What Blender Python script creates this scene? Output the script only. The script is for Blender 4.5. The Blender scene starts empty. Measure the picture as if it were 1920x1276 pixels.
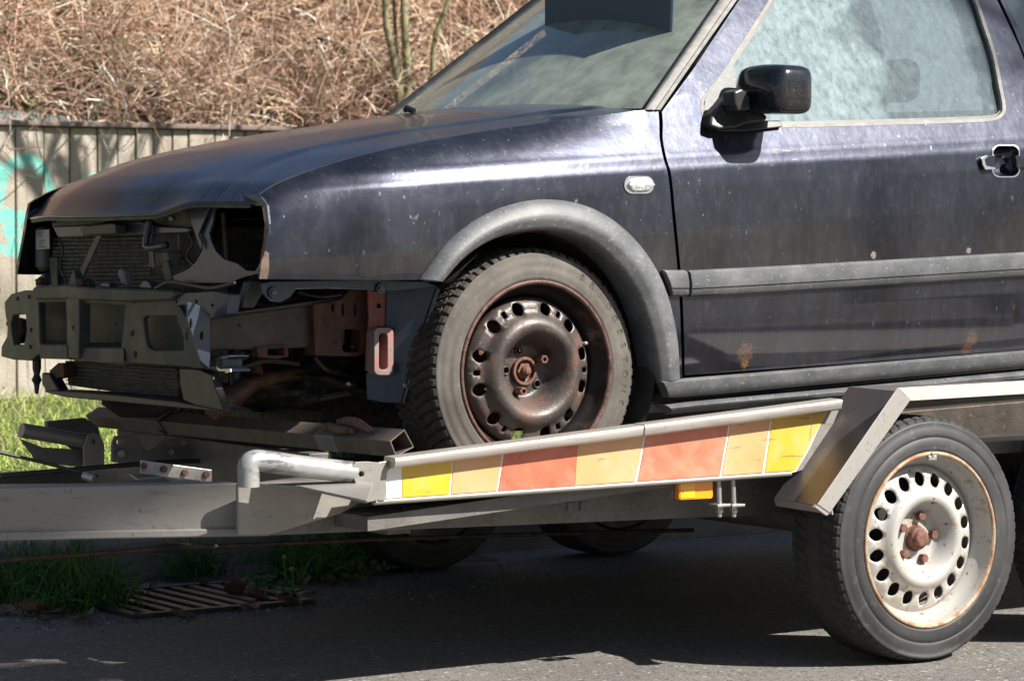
import bpy, bmesh, math, random
import numpy as np
from mathutils import Vector
from mathutils.geometry import delaunay_2d_cdt
from math import sin, cos, tan, pi, radians, atan, sqrt, hypot
random.seed(7); rng = np.random.default_rng(7)
scene = bpy.context.scene; COL = scene.collection

# ---------------- camera ----------------
A = radians(34); FPX = 5000.0; TILT = atan((638 - 470) / FPX)
Z3 = np.array([0, 0, 1.0])
RT = np.array([cos(A), -sin(A), 0]); FH = np.array([sin(A), cos(A), 0])
FW = FH * cos(TILT) - Z3 * sin(TILT); UP = Z3 * cos(TILT) + FH * sin(TILT)
def ray(x, y): return (x - 960) / FPX * RT + (638 - y) / FPX * UP + FW
CAM = np.array([0, 0, .288]) - ray(1748, 1012) * 6.25
cd = bpy.data.cameras.new('camera'); cam = bpy.data.objects.new('camera', cd); COL.objects.link(cam)
cam.location = CAM
cam.rotation_euler = Vector(FW).to_track_quat('-Z', 'Y').to_euler()
cd.sensor_width = 36; cd.lens = FPX / 1920 * 36; cd.clip_start = .1; cd.clip_end = 3000
cd.dof.use_dof = True; cd.dof.focus_distance = 6.2; cd.dof.aperture_fstop = 9
scene.camera = cam
# ---------------- light ----------------
SUN = Vector((.60, -.90, .98)).normalized()
w = bpy.data.worlds.new('World'); scene.world = w; w.use_nodes = True
nt = w.node_tree; sky = nt.nodes.new('ShaderNodeTexSky'); sky.sky_type = 'NISHITA'; sky.sun_disc = False
sky.sun_elevation = math.asin(SUN.z); sky.sun_rotation = math.atan2(SUN.x, SUN.y)
nt.links.new(sky.outputs[0], nt.nodes['Background'].inputs[0]); nt.nodes['Background'].inputs[1].default_value = .046
ld = bpy.data.lights.new('sun', 'SUN'); ld.energy = 5.0; ld.angle = radians(.55); ld.color = (1, .95, .87)
lo = bpy.data.objects.new('sun', ld); COL.objects.link(lo); lo.rotation_euler = SUN.to_track_quat('Z', 'Y').to_euler()
scene.view_settings.view_transform = 'Standard'; scene.view_settings.look = 'None'
scene.view_settings.exposure = 1.12; scene.view_settings.gamma = 1; scene.view_settings.use_curve_mapping = False

# ---------------- pixel to place helpers (real planes and surfaces) ----------------
def PY(x, y, Y): d = ray(x, y); return CAM + d * ((Y - CAM[1]) / d[1])
def PX(x, y, X): d = ray(x, y); return CAM + d * ((X - CAM[0]) / d[0])
def PZ(x, y, Z): d = ray(x, y); return CAM + d * ((Z - CAM[2]) / d[2])
OX, OZ = -.831, .687; PIT = radians(3.6); cp, sp = cos(PIT), sin(PIT)
def uv(x, z): return (x - OX) * cp + (z - OZ) * sp, -(x - OX) * sp + (z - OZ) * cp
def xz(u, v): return OX + u * cp - v * sp, OZ + u * sp + v * cp
PROF = [(-.40, .10), (-.22, .055), (-.13, .045), (-.05, .022), (.08, .004), (.18, 0), (.30, .002), (.40, .008), (.444, .012),
        (.449, .013), (.455, .0165), (.470, .0215), (.480, .0245), (.486, .0295), (.505, .038), (.53, .050), (.56, .065), (.62, .090), (.8, .185), (1.0, .300), (1.2, .42)]
PV = np.array([p[0] for p in PROF]); PO = np.array([p[1] for p in PROF])
hood_px = [(487, 366), (510, 350), (540, 336), (600, 314), (700, 286), (860, 254), (1050, 226), (1150, 213), (1218, 205)]
def smooth_plan(u):
    r = np.maximum(0, -u - .22); return .05 * (r / .48) ** 2 * 1.3
HV = None
def Sside(x, z):
    u, v = uv(x, z)
    o = np.interp(v, PV, PO)
    if HV is not None:
        t = np.interp(u, HV[0], HV[1]) - v
        k = np.where(u < -.0, 1.0, np.clip(1 - (u - 0) / .37, 0, 1))
        o = o * np.where(v > .44, np.clip(1 - .0 * k, 0, 1), 1) + k * .045 * np.exp(-np.maximum(t, -.02) / .035)
    return .40 + o + smooth_plan(u)
def on(S, x, y, y0=.45, off=0):
    Y = y0
    for _ in range(14):
        p = PY(x, y, Y); Y = float(S(p[0], p[2])) + off
    return PY(x, y, Y)
_h = [on(Sside, *q) for q in hood_px]; _u = [uv(p[0], p[2]) for p in _h]
HV = (np.array([q[0] for q in _u]), np.array([q[1] for q in _u]))
def cr(pts, n=6, closed=False):
    P = [np.array(p, float) for p in pts]; out = []
    N = len(P); rngi = range(N if closed else N - 1)
    for i in rngi:
        if closed: a, b, c, d = P[(i - 1) % N], P[i], P[(i + 1) % N], P[(i + 2) % N]
        else: a, b, c, d = P[max(i - 1, 0)], P[i], P[i + 1], P[min(i + 2, N - 1)]
        for k in range(n):
            t = k / n; out.append(.5 * (2 * b + (c - a) * t + (2 * a - 5 * b + 4 * c - d) * t * t + (3 * b - a - 3 * c + d) * t ** 3))
    if not closed: out.append(P[-1])
    return [tuple(q) for q in out]
def rrect(x0, y0, x1, y1, r=5, n=4, sk=0):
    o = []
    for cx, cy, a0 in ((x1 - r, y0 + r, -90), (x1 - r, y1 - r, 0), (x0 + r, y1 - r, 90), (x0 + r, y0 + r, 180)):
        for k in range(n + 1):
            a = radians(a0 + 90 * k / n); X = cx + r * cos(a); o.append((X, cy + r * sin(a) + sk * (X - x0)))
    return o
def ell(cx, cy, rx, ry, n=14, rot=0):
    return [(cx + rx * cos(2 * pi * k / n) * cos(rot) - ry * sin(2 * pi * k / n) * sin(rot), cy + rx * cos(2 * pi * k / n) * sin(rot) + ry * sin(2 * pi * k / n) * cos(rot)) for k in range(n)]

# ---------------- object helpers ----------------
ORG = {}
def empty(name, loc, label=None, cat=None, group=None, parent=None, rot=None):
    o = bpy.data.objects.new(name, None); COL.objects.link(o); o.empty_display_size = .1
    loc = np.array(loc, float)
    if parent is not None: o.parent = parent; o.location = loc - ORG[parent.name]
    else: o.location = loc
    if rot: o.rotation_euler = rot
    ORG[o.name] = loc
    return tag(o, label, cat, group)
def tag(o, label=None, cat=None, group=None, kind=None):
    if label: o['label'] = label
    if cat: o['category'] = cat
    if group: o['group'] = group
    if kind: o['kind'] = kind
    return o
def mesh(name, V, F, mat=None, parent=None, smooth=False, local=False, bevel=0, auto=None, loc=None):
    V = np.array(V, float)
    if loc is not None: org = np.array(loc, float)
    else: org = ORG[parent.name] if parent is not None else np.zeros(3)
    if not local: V = V - org
    me = bpy.data.meshes.new(name); me.from_pydata(V.tolist(), [], [tuple(int(i) for i in f) for f in F])
    if mat:
        for m_ in (mat if isinstance(mat, (list, tuple)) else [mat]): me.materials.append(m_)
    if auto is not None:
        me.shade_smooth()
        try: me.set_sharp_from_angle(angle=radians(auto))
        except Exception: pass
    elif smooth: me.shade_smooth()
    me.update()
    o = bpy.data.objects.new(name, me); COL.objects.link(o)
    if parent is not None: o.parent = parent
    if loc is not None:
        o.location = org - (ORG[parent.name] if parent is not None else 0)
    ORG[o.name] = org
    if bevel:
        b = o.modifiers.new('bevel', 'BEVEL'); b.width = bevel; b.segments = 2; b.limit_method = 'ANGLE'; b.angle_limit = radians(35)
    return o
class MB:
    def __init__(s): s.V = []; s.F = []
    def add(s, V, F):
        n = len(s.V); s.V += [tuple(v) for v in V]; s.F += [tuple(i + n for i in f) for f in F]; return s
    def box(s, x0, x1, y0, y1, z0, z1):
        return s.add([(x, y, z) for x in (x0, x1) for y in (y0, y1) for z in (z0, z1)],
                     [(0, 1, 3, 2), (4, 6, 7, 5), (0, 4, 5, 1), (2, 3, 7, 6), (0, 2, 6, 4), (1, 5, 7, 3)])
    def hexa(s, a, b):   # two quads
        V = list(a) + list(b); n = len(a)
        return s.add(V, [tuple(range(n))[::-1], tuple(range(n, 2 * n))] + [(i, (i + 1) % n, n + (i + 1) % n, n + i) for i in range(n)])
    def tube(s, pts, r, n=8, cap=True):
        P = [np.array(p, float) for p in pts]; m = len(P)
        rr = r if hasattr(r, '__len__') else [r] * m
        V = []; prev = None
        for i in range(m):
            t = P[min(i + 1, m - 1)] - P[max(i - 1, 0)]; t = t / (np.linalg.norm(t) + 1e-9)
            if prev is None:
                h = np.array([0, 0, 1.]) if abs(t[2]) < .9 else np.array([1., 0, 0])
                a = np.cross(t, h)
            else: a = prev - t * (prev @ t)
            a = a / np.linalg.norm(a); b = np.cross(t, a); prev = a
            for k in range(n):
                q = 2 * pi * k / n; V.append(P[i] + rr[i] * (a * cos(q) + b * sin(q)))
        F = [(i * n + k, i * n + (k + 1) % n, (i + 1) * n + (k + 1) % n, (i + 1) * n + k) for i in range(m - 1) for k in range(n)]
        if cap: F += [tuple(range(n))[::-1], tuple(range((m - 1) * n, m * n))]
        return s.add(V, F)
    def build(s, name, mat, parent=None, **k): return mesh(name, s.V, s.F, mat, parent, **k)
def inpoly(P, poly):
    poly = np.array(poly); x, y = P[:, 0], P[:, 1]; c = np.zeros(len(P), bool); j = len(poly) - 1
    for i in range(len(poly)):
        xi, yi = poly[i]; xj, yj = poly[j]
        m = ((yi > y) != (yj > y)); xx = (xj - xi) * (y - yi) / ((yj - yi) if yj != yi else 1e-12) + xi
        c ^= m & (x < xx); j = i
    return c
def nearb(P, poly, d):
    poly = np.array(poly); Q = np.roll(poly, -1, 0); keep = np.ones(len(P), bool)
    for a, b in zip(poly, Q):
        ab = b - a; L = (ab @ ab) + 1e-12; t = np.clip(((P - a) @ ab) / L, 0, 1)[:, None]
        keep &= np.hypot(*(P - (a + t * ab)).T) > d
    return keep
def cdt(outer, holes=(), grid=None, gd=0):
    vs = [tuple(map(float, p)) for p in outer]; es = [(i, (i + 1) % len(vs)) for i in range(len(vs))]
    loops = [list(range(len(vs)))]
    for h in holes:
        n = len(vs); vs += [tuple(map(float, p)) for p in h]; es += [(n + i, n + (i + 1) % len(h)) for i in range(len(h))]
        loops.append(list(range(n, n + len(h))))
    if grid is not None and len(grid):
        k = inpoly(grid, outer)
        for h in holes: k &= ~inpoly(grid, h)
        g = grid[k]
        if len(g):
            k = nearb(g, outer, gd)
            for h in holes: k &= nearb(g, h, gd)
            vs += [tuple(p) for p in g[k]]
    ov, oe, of, oi, _, _ = delaunay_2d_cdt([Vector(p) for p in vs], es, [], 0, 1e-7)
    P = np.array([tuple(p) for p in ov])
    of = [f for f in of]
    if of:
        cen = np.array([P[list(f)].mean(0) for f in of]); k = inpoly(cen, outer)
        for h in holes: k &= ~inpoly(cen, h)
        of = [f if True else 0 for f, q in zip(of, k) if q]
    return P, of
def boundary(F):
    cnt = {}
    for f in F:
        for i in range(len(f)):
            a, b = f[i], f[(i + 1) % len(f)]; cnt[(a, b)] = 1
    return [e for e in cnt if (e[1], e[0]) not in cnt]
def panel(name, px, mat, parent, holes=(), S=Sside, du=.03, dv=.008, off=0, lip=.014, th=None, raw=None):
    """curved sheet on body side surface S, from outlines"""
    def tr(L): return [uv(p[0], p[2]) for p in (on(S, x, y, off=off) for x, y in L)]
    o2 = tr(px); h2 = [tr(h) for h in holes]
    arr = np.array(o2); u0, v0 = arr.min(0); u1, v1 = arr.max(0)
    gu = np.arange(u0, u1, du); gv = np.arange(v0, v1, dv)
    G = np.array([(a, b) for a in gu for b in gv])
    P, F = cdt(o2, h2, G, dv * .45)
    x, z = xz(P[:, 0], P[:, 1]); Y = S(x, z) + off
    V = np.stack([x, Y, z], 1)
    F = [f if ((P[f[1]] - P[f[0]])[0] * (P[f[2]] - P[f[0]])[1] - (P[f[1]] - P[f[0]])[1] * (P[f[2]] - P[f[0]])[0]) > 0 else f[::-1] for f in F]
    F = [tuple(f) for f in F]
    B = boundary(F); n = len(V); VV = V.tolist(); m = {}
    def dup(i, dy):
        k = (i, dy)
        if k not in m: m[k] = len(VV); VV.append([V[i][0], V[i][1] + dy, V[i][2]])
        return m[k]
    FF = list(F)
    for a, b in B: FF.append((b, a, dup(a, 0), dup(b, 0))) if False else FF.append((dup(b, 0), dup(a, 0), dup(a, lip), dup(b, lip)))
    return mesh(name, VV, FF, mat, parent, smooth=True)
def plate(name, px, pl, mat, parent, th=.004, holes=(), bevel=.0012, smooth=False):
    """flat sheet of thickness th. pl = ('X'|'Y'|'Z', value) or callable surface giving X from (y,z)"""
    ax, val = pl
    fn = {'X': PX, 'Y': PY, 'Z': PZ}[ax]
    if callable(val):
        def one(x, y):
            X = -1.55
            for _ in range(40):
                p = PX(x, y, X); X = .4 * X + .6 * val(p[1], p[2])
            return PX(x, y, X)
        g = one
    else: g = lambda x, y: fn(x, y, val)
    idx = {'X': (1, 2), 'Y': (0, 2), 'Z': (0, 1)}[ax]; k = {'X': 0, 'Y': 1, 'Z': 2}[ax]
    def tr(L): return [tuple(g(x, y)[list(idx)]) for x, y in L]
    P, F = cdt(tr(px), [tr(h) for h in holes])
    n = len(P); V = np.zeros((2 * n, 3)); V[:n, idx[0]] = P[:, 0]; V[:n, idx[1]] = P[:, 1]
    if callable(val): V[:n, k] = [val(q[0], q[1]) for q in P]
    else: V[:n, k] = val
    V[n:] = V[:n]; V[n:, k] += th * (-1 if ax == 'Z' else 1)
    F = [tuple(f) for f in F]
    FF = F + [tuple(i + n for i in f[::-1]) for f in F] + [(b, a, a + n, b + n) for a, b in boundary(F)]
    o = mesh(name, V, FF, mat, parent, bevel=0)
    bm = bmesh.new(); bm.from_mesh(o.data); bmesh.ops.recalc_face_normals(bm, faces=bm.faces)
    bmesh.ops.dissolve_limit(bm, angle_limit=.02, verts=bm.verts, edges=bm.edges) if not callable(val) else None
    bm.to_mesh(o.data); bm.free()
    if bevel:
        b = o.modifiers.new('bevel', 'BEVEL'); b.width = bevel; b.segments = 1; b.limit_method = 'ANGLE'; b.angle_limit = radians(40)
    return o

# ---------------- materials ----------------
def mat(name, col, rough=.5, metal=0, layers=(), bump=(), coat=0, crough=.05, spec=.5, spots=(), extra=None, coords='w', rv=0):
    m = bpy.data.materials.new(name); m.use_nodes = True; t = m.node_tree; N = t.nodes; L = t.links
    b = N['Principled BSDF']
    b.inputs['Metallic'].default_value = metal; b.inputs['Coat Weight'].default_value = coat; b.inputs['Coat Roughness'].default_value = crough
    b.inputs['Specular IOR Level'].default_value = spec
    if coords == 'w': src = N.new('ShaderNodeNewGeometry').outputs['Position']
    else: src = N.new('ShaderNodeTexCoord').outputs['Object']
    def noise(scale, detail=4, stretch=None, dist=0, rg=.6):
        s = src
        if stretch:
            mp = N.new('ShaderNodeMapping'); mp.inputs['Scale'].default_value = stretch; L.new(src, mp.inputs[0]); s = mp.outputs[0]
        n = N.new('ShaderNodeTexNoise'); n.inputs['Scale'].default_value = scale; n.inputs['Detail'].default_value = detail
        n.inputs['Roughness'].default_value = rg; n.inputs['Distortion'].default_value = dist
        L.new(s, n.inputs['Vector']); return n.outputs['Fac']
    def ramp(f, lo, hi, a=0, c=1):
        r = N.new('ShaderNodeMapRange'); r.inputs[1].default_value = lo; r.inputs[2].default_value = hi; r.inputs[3].default_value = a; r.inputs[4].default_value = c
        L.new(f, r.inputs[0]); return r.outputs[0]
    def mth(op, a, c):
        q = N.new('ShaderNodeMath'); q.operation = op
        for i, v in enumerate((a, c)):
            if isinstance(v, (int, float)): q.inputs[i].default_value = v
            else: L.new(v, q.inputs[i])
        return q.outputs[0]
    cur = None; rcur = rough
    def mixc(f, c):
        nonlocal cur
        x = N.new('ShaderNodeMix'); x.data_type = 'RGBA'; L.new(f, x.inputs[0])
        if cur is None: x.inputs[6].default_value = (*col, 1)
        else: L.new(cur, x.inputs[6])
        x.inputs[7].default_value = (*c, 1); cur = x.outputs[2]
    def mixr(f, r):
        nonlocal rcur
        x = N.new('ShaderNodeMix'); x.data_type = 'FLOAT'; L.new(f, x.inputs[0])
        if isinstance(rcur, (int, float)): x.inputs[2].default_value = rcur
        else: L.new(rcur, x.inputs[2])
        x.inputs[3].default_value = r; rcur = x.outputs[0]
    coatf = None
    for l in layers:
        f = ramp(noise(l['s'], l.get('d', 4), l.get('st'), l.get('dist', 0)), l['lo'], l['hi'], 0, l.get('amt', 1))
        if 'zr' in l:   # only over a height range
            sx = N.new('ShaderNodeSeparateXYZ'); L.new(src, sx.inputs[0]); f = mth('MULTIPLY', f, ramp(sx.outputs[2], l['zr'][0], l['zr'][1]))
        if 'nz' in l:   # dust settles on faces that look up
            g = N.new('ShaderNodeNewGeometry'); sx = N.new('ShaderNodeSeparateXYZ'); L.new(g.outputs['Normal'], sx.inputs[0]); f = mth('MULTIPLY', f, ramp(sx.outputs[2], l['nz'][0], l['nz'][1]))
        mixc(f, l['c'])
        if 'r' in l: mixr(f, l['r'])
    for c0, rad, c in spots:
        d = N.new('ShaderNodeVectorMath'); d.operation = 'DISTANCE'; L.new(src, d.inputs[0]); d.inputs[1].default_value = tuple(c0)
        dd = mth('ADD', d.outputs['Value'], mth('MULTIPLY', mth('SUBTRACT', noise(140, 6), .5), rad * 2.2))
        f = ramp(dd, rad, rad * .6); mixc(f, c); mixc(mth('MULTIPLY', f, ramp(noise(260, 4), .48, .6)), (.02, .014, .012)); mixr(f, .9)
    if extra: cur, rcur = extra(m, N, L, src, noise, ramp, mth, mixc, mixr, lambda: (cur, rcur))
    if cur is None: b.inputs['Base Color'].default_value = (*col, 1)
    else: L.new(cur, b.inputs['Base Color'])
    if rv: rr = mth('ADD', ramp(noise(12, 5), .3, .7, -rv, rv), rcur); rcur = rr
    if isinstance(rcur, (int, float)): b.inputs['Roughness'].default_value = rcur
    else: L.new(rcur, b.inputs['Roughness'])
    h = None
    for s, st, *k in bump:
        bp = N.new('ShaderNodeBump'); bp.inputs['Strength'].default_value = 1; bp.inputs['Distance'].default_value = st
        L.new(noise(s, 5, k[0] if k else None), bp.inputs['Height'])
        if h: L.new(h, bp.inputs['Normal'])
        h = bp.outputs[0]
    if h: L.new(h, b.inputs['Normal'])
    return m
RUST = (.13, .045, .018); RUSTD = (.06, .022, .012); DUST = (.20, .16, .125)
def Pt(x, y): return on(Sside, x, y)
M = {}
M['paint'] = mat('navy_paint', (.021, .024, .037), .36, .8, coat=1.0, crough=.07, layers=[
    dict(s=1, d=6, lo=.42, hi=.80, c=(.085, .092, .115), amt=.26, st=(12, 12, 5), r=.5),
    dict(s=1, d=8, lo=.50, hi=.85, c=(.11, .092, .08), amt=.22, st=(70, 70, 3), r=.6, zr=(1.12, .85)),
    dict(s=1, d=5, lo=.66, hi=.72, c=(.33, .30, .28), amt=.45, st=(70, 70, 40), r=.7),
    dict(s=1, d=8, lo=.47, hi=.80, c=(.16, .155, .17), amt=.16, st=(60, 60, 30), r=.6), dict(s=1, d=3, lo=.735, hi=.76, c=(.26, .25, .26), amt=.4, st=(8, 8, 190), r=.6),
    dict(s=1, d=2, lo=.745, hi=.78, c=(.5, .48, .46), amt=.6, st=(160, 160, 110), r=.7),
    dict(s=1, d=6, lo=.36, hi=.66, c=(.018, .015, .015), amt=.6, st=(16, 16, 4), zr=(1.16, .98))],  # dark road reflection below the crease, put into the door colour
    spots=[(Pt(1398, 662), .027, (.12, .07, .045)), (Pt(1396, 682), .012, (.22, .10, .04)), (Pt(1822, 634), .022, (.12, .065, .04)), (Pt(1812, 655), .020, (.13, .055, .03)),
           (Pt(1637, 478), .010, (.40, .33, .28)), (Pt(1816, 469), .009, (.38, .30, .26))],
    bump=[(9, .0016), (420, .00002)])
M['hood'] = mat('hood_paint_sky_tint', (.018, .030, .066), .30, .6, coat=.45, crough=.07, layers=[  # same navy car, bluer base stands in for reflected sky
    dict(s=1, d=7, lo=.40, hi=.72, c=(.10, .10, .10), amt=.25, st=(7, 50, 7), r=.55, nz=(.955, 1.0)),
    dict(s=1, d=7, lo=.44, hi=.78, c=(.12, .13, .15), amt=.35, st=(6, 60, 6), r=.5),
    dict(s=180, d=2, lo=.64, hi=.72, c=(.3, .28, .25), amt=.5)], bump=[(260, .00003)])
M['trim'] = mat('grey_plastic_trim', (.072, .077, .083), .52, 0, layers=[dict(s=1, d=7, lo=.42, hi=.72, c=(.18, .18, .18), amt=.6, st=(12, 12, 16)),
    dict(s=1, d=4, lo=.62, hi=.74, c=(.33, .29, .25), amt=.5, st=(60, 60, 80)), dict(s=120, d=3, lo=.6, hi=.72, c=(.35, .33, .3), amt=.5)], bump=[(600, .00006)])
M['black'] = mat('black_plastic', (.022, .022, .024), .42, 0, layers=[dict(s=30, lo=.5, hi=.75, c=(.10, .095, .09), amt=.5)], bump=[(300, .0001)])
M['seal'] = mat('rubber_seal', (.05, .05, .05), .6, 0, layers=[dict(s=1, lo=.4, hi=.7, c=(.20, .185, .165), amt=.6, st=(30, 30, 60))])
M['sealgrey'] = mat('weathered_seal', (.14, .135, .13), .6, 0, layers=[dict(s=1, lo=.4, hi=.7, c=(.27, .255, .23), amt=.6, st=(30, 30, 60))])
M['void'] = mat('dark_bay', (.010, .010, .011), .85, 0, layers=[dict(s=25, lo=.5, hi=.8, c=(.04, .032, .025))], bump=[(60, .004)])
M['olive'] = mat('olive_dirty_steel', (.050, .056, .050), .52, .25, layers=[dict(s=14, d=7, lo=.46, hi=.72, c=(.13, .135, .08), amt=.8), dict(s=5, d=5, lo=.5, hi=.62, c=(.022, .03, .042), amt=.75),
    dict(s=1, d=5, lo=.55, hi=.75, c=(.10, .075, .05), amt=.6, st=(40, 40, 6)), dict(s=42, d=5, lo=.665, hi=.74, c=RUST, amt=.7)], bump=[(30, .0012), (200, .0003)])
M['bluesteel'] = mat('navy_panel_steel', (.026, .042, .070), .40, .25, layers=[dict(s=14, d=7, lo=.45, hi=.75, c=(.07, .07, .07), amt=.4),
    dict(s=50, d=5, lo=.66, hi=.74, c=(.14, .12, .10), amt=.7)], bump=[(26, .001), (200, .0003)], coat=.2)
M['rustred'] = mat('rusty_red_steel', (.075, .026, .020), .7, .1, layers=[dict(s=18, d=7, lo=.42, hi=.62, c=(.035, .018, .014), amt=.9),
    dict(s=1, d=6, lo=.5, hi=.68, c=(.16, .06, .02), amt=.6, st=(60, 60, 7)), dict(s=70, d=4, lo=.6, hi=.7, c=(.02, .012, .01), amt=.8)], bump=[(60, .002), (200, .001)])
M['primer'] = mat('red_primer_bracket', (.24, .075, .06), .6, .1, layers=[dict(s=20, d=7, lo=.45, hi=.75, c=(.10, .045, .04), amt=.7), dict(s=90, lo=.62, hi=.72, c=(.3, .22, .2), amt=.5)], bump=[(90, .0006)])
M['rail'] = mat('oily_rust_rail', (.045, .036, .030), .55, .2, layers=[dict(s=10, d=7, lo=.5, hi=.68, c=(.085, .07, .055), amt=.7),
    dict(s=13, d=7, lo=.56, hi=.70, c=(.16, .065, .018), amt=.85), dict(s=50, d=4, lo=.66, hi=.72, c=(.26, .12, .05), amt=.6)], bump=[(40, .002), (170, .0008)])
M['sludge'] = mat('oily_engine_grime', (.014, .013, .012), .45, .1, layers=[dict(s=60, d=8, lo=.54, hi=.66, c=(.075, .07, .06), amt=.8), dict(s=30, d=4, lo=.6, hi=.7, c=(.11, .05, .02), amt=.5)], bump=[(45, .012), (150, .004)])
M['arm'] = mat('rusty_control_arm', (.06, .032, .022), .6, .2, layers=[dict(s=20, d=7, lo=.45, hi=.65, c=(.17, .07, .03), amt=.8), dict(s=60, lo=.6, hi=.7, c=(.02, .015, .012))], bump=[(60, .002)])
M['fin'] = mat('radiator_fins', (.030, .030, .032), .6, .4, layers=[dict(s=1, d=2, lo=.5, hi=.62, c=(.11, .11, .105), amt=.8, st=(10, 260, 60))], bump=[(1, .002, (5, 500, 5))])
M['bar'] = mat('radiator_tubes', (.26, .26, .24), .5, .6, layers=[dict(s=60, lo=.45, hi=.6, c=(.05, .05, .05), amt=.9)])
M['tyre'] = mat('car_tyre_rubber', (.066, .057, .048), .78, 0, coords='o', layers=[dict(s=9, d=6, lo=.4, hi=.7, c=(.14, .125, .11), amt=.7), dict(s=60, d=4, lo=.55, hi=.75, c=(.17, .15, .13), amt=.5)], bump=[(260, .0003)])
M['tyre2'] = mat('trailer_tyre_rubber', (.022, .022, .024), .60, 0, coords='o', layers=[dict(s=7, d=7, lo=.4, hi=.75, c=(.055, .054, .052), amt=.8), dict(s=40, d=6, lo=.58, hi=.75, c=(.12, .11, .10), amt=.5)], bump=[(260, .0002)])
M['tread'] = mat('worn_tread', (.030, .027, .025), .85, 0, coords='o', layers=[dict(s=16, d=6, lo=.4, hi=.7, c=(.085, .070, .055), amt=.6)], bump=[(120, .001)])
M['tread2'] = mat('trailer_tread', (.020, .020, .021), .8, 0, coords='o', layers=[dict(s=16, d=6, lo=.4, hi=.7, c=(.05, .048, .045), amt=.6)], bump=[(120, .0008)])
M['rimdark'] = mat('rusty_black_wheel', (.045, .036, .034), .44, .3, coords='o', layers=[dict(s=7, d=7, lo=.38, hi=.68, c=(.135, .115, .102), amt=.8),
    dict(s=16, d=8, lo=.52, hi=.66, c=(.13, .06, .04), amt=.75, r=.7), dict(s=90, d=4, lo=.62, hi=.70, c=(.24, .12, .08), amt=.6, r=.8)], bump=[(120, .0006), (30, .0008)])
M['rimrust'] = mat('rusty_wheel_flange', (.09, .042, .034), .6, .3, coords='o', layers=[dict(s=30, d=7, lo=.4, hi=.6, c=(.15, .085, .07), amt=.8), dict(s=90, lo=.55, hi=.65, c=(.035, .02, .018))], bump=[(160, .0009)])
M['rimin'] = mat('rusty_wheel_barrel', (.022, .019, .019), .4, .3, coords='o', layers=[dict(s=25, d=7, lo=.55, hi=.68, c=(.12, .05, .035), amt=.8)], bump=[(90, .0006)])
M['rimwhite'] = mat('dirty_silver_wheel', (.40, .39, .365), .45, .2, coords='o', layers=[dict(s=8, d=6, lo=.45, hi=.72, c=(.42, .37, .31), amt=.6),
    dict(s=26, d=6, lo=.60, hi=.70, c=(.30, .16, .07), amt=.75, r=.8), dict(s=75, d=3, lo=.655, hi=.70, c=(.17, .065, .025), amt=.95, r=.85)], bump=[(60, .0004)])
M['rimlip'] = mat('rusty_flange_edge', (.40, .30, .21), .5, .2, coords='o', layers=[dict(s=22, d=7, lo=.44, hi=.60, c=(.26, .12, .05), amt=.85, r=.8), dict(s=80, lo=.6, hi=.7, c=(.12, .05, .02))], bump=[(100, .0006)])
M['boltrust'] = mat('rusty_bolt', (.13, .055, .04), .75, .2, coords='o', layers=[dict(s=120, d=6, lo=.45, hi=.6, c=(.22, .11, .075), amt=.8), dict(s=200, lo=.6, hi=.7, c=(.04, .02, .015))], bump=[(240, .0015)])
GAL = [dict(s=1, d=7, lo=.40, hi=.72, c=(.24, .225, .20), amt=.8, st=(5, 5, 9)), dict(s=1, d=5, lo=.56, hi=.74, c=(.16, .14, .115), amt=.6, st=(16, 16, 60)), dict(s=90, d=3, lo=.62, hi=.74, c=(.12, .10, .085), amt=.6)]
M['galv'] = mat('weathered_galvanised_steel', (.27, .255, .232), .48, .35, layers=GAL + [dict(s=50, d=4, lo=.70, hi=.74, c=RUST, amt=.8)], bump=[(70, .0005), (400, .0001)], rv=.1)
M['galvdark'] = mat('dirty_galvanised_steel', (.16, .15, .14), .6, .3, layers=[dict(s=8, d=7, lo=.4, hi=.7, c=(.085, .075, .065), amt=.8), dict(s=160, d=3, lo=.56, hi=.66, c=(.24, .21, .18), amt=.6)], bump=[(120, .0008)])
M['galvarm'] = mat('dusty_shaded_drawbar', (.225, .212, .195), .6, .3, layers=[dict(s=1, d=7, lo=.40, hi=.72, c=(.22, .20, .18), amt=.8, st=(6, 6, 10)), dict(s=1, d=5, lo=.56, hi=.74, c=(.11, .095, .08), amt=.6, st=(16, 16, 60)), dict(s=70, d=3, lo=.66, hi=.72, c=RUST, amt=.8), dict(s=160, d=3, lo=.6, hi=.72, c=(.30, .28, .26), amt=.5)], bump=[(70, .0006), (300, .0002)])  # dusty steel, base also darkened to stand in for shade on the drawbar
M['railtop'] = mat('brushed_rail_metal', (.50, .46, .42), .36, .55, layers=[dict(s=1, d=6, lo=.42, hi=.74, c=(.28, .25, .225), amt=.7, st=(6, 40, 60)), dict(s=100, d=3, lo=.66, hi=.72, c=(.14, .12, .11), amt=.6)], bump=[(1, .0003, (20, 300, 300))])
M['fendermat'] = mat('grey_mudguard_metal', (.15, .14, .14), .42, .55, layers=[dict(s=5, d=5, lo=.45, hi=.70, c=(.25, .20, .165), amt=.7), dict(s=300, d=2, lo=.62, hi=.72, c=(.34, .31, .28), amt=.5)], bump=[(400, .0001)])
M['fenderedge'] = mat('grey_mudguard_edge', (.34, .32, .30), .5, .4, layers=[dict(s=120, d=4, lo=.55, hi=.75, c=(.18, .16, .14), amt=.7)], bump=[(200, .0002)])
M['greyplate'] = mat('grey_dusty_beam', (.155, .135, .118), .62, .2, layers=[dict(s=1, d=7, lo=.40, hi=.70, c=(.12, .078, .045), amt=.8, st=(16, 40, 16)), dict(s=140, d=3, lo=.62, hi=.72, c=(.3, .27, .23), amt=.5)], bump=[(160, .0004)])
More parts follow.
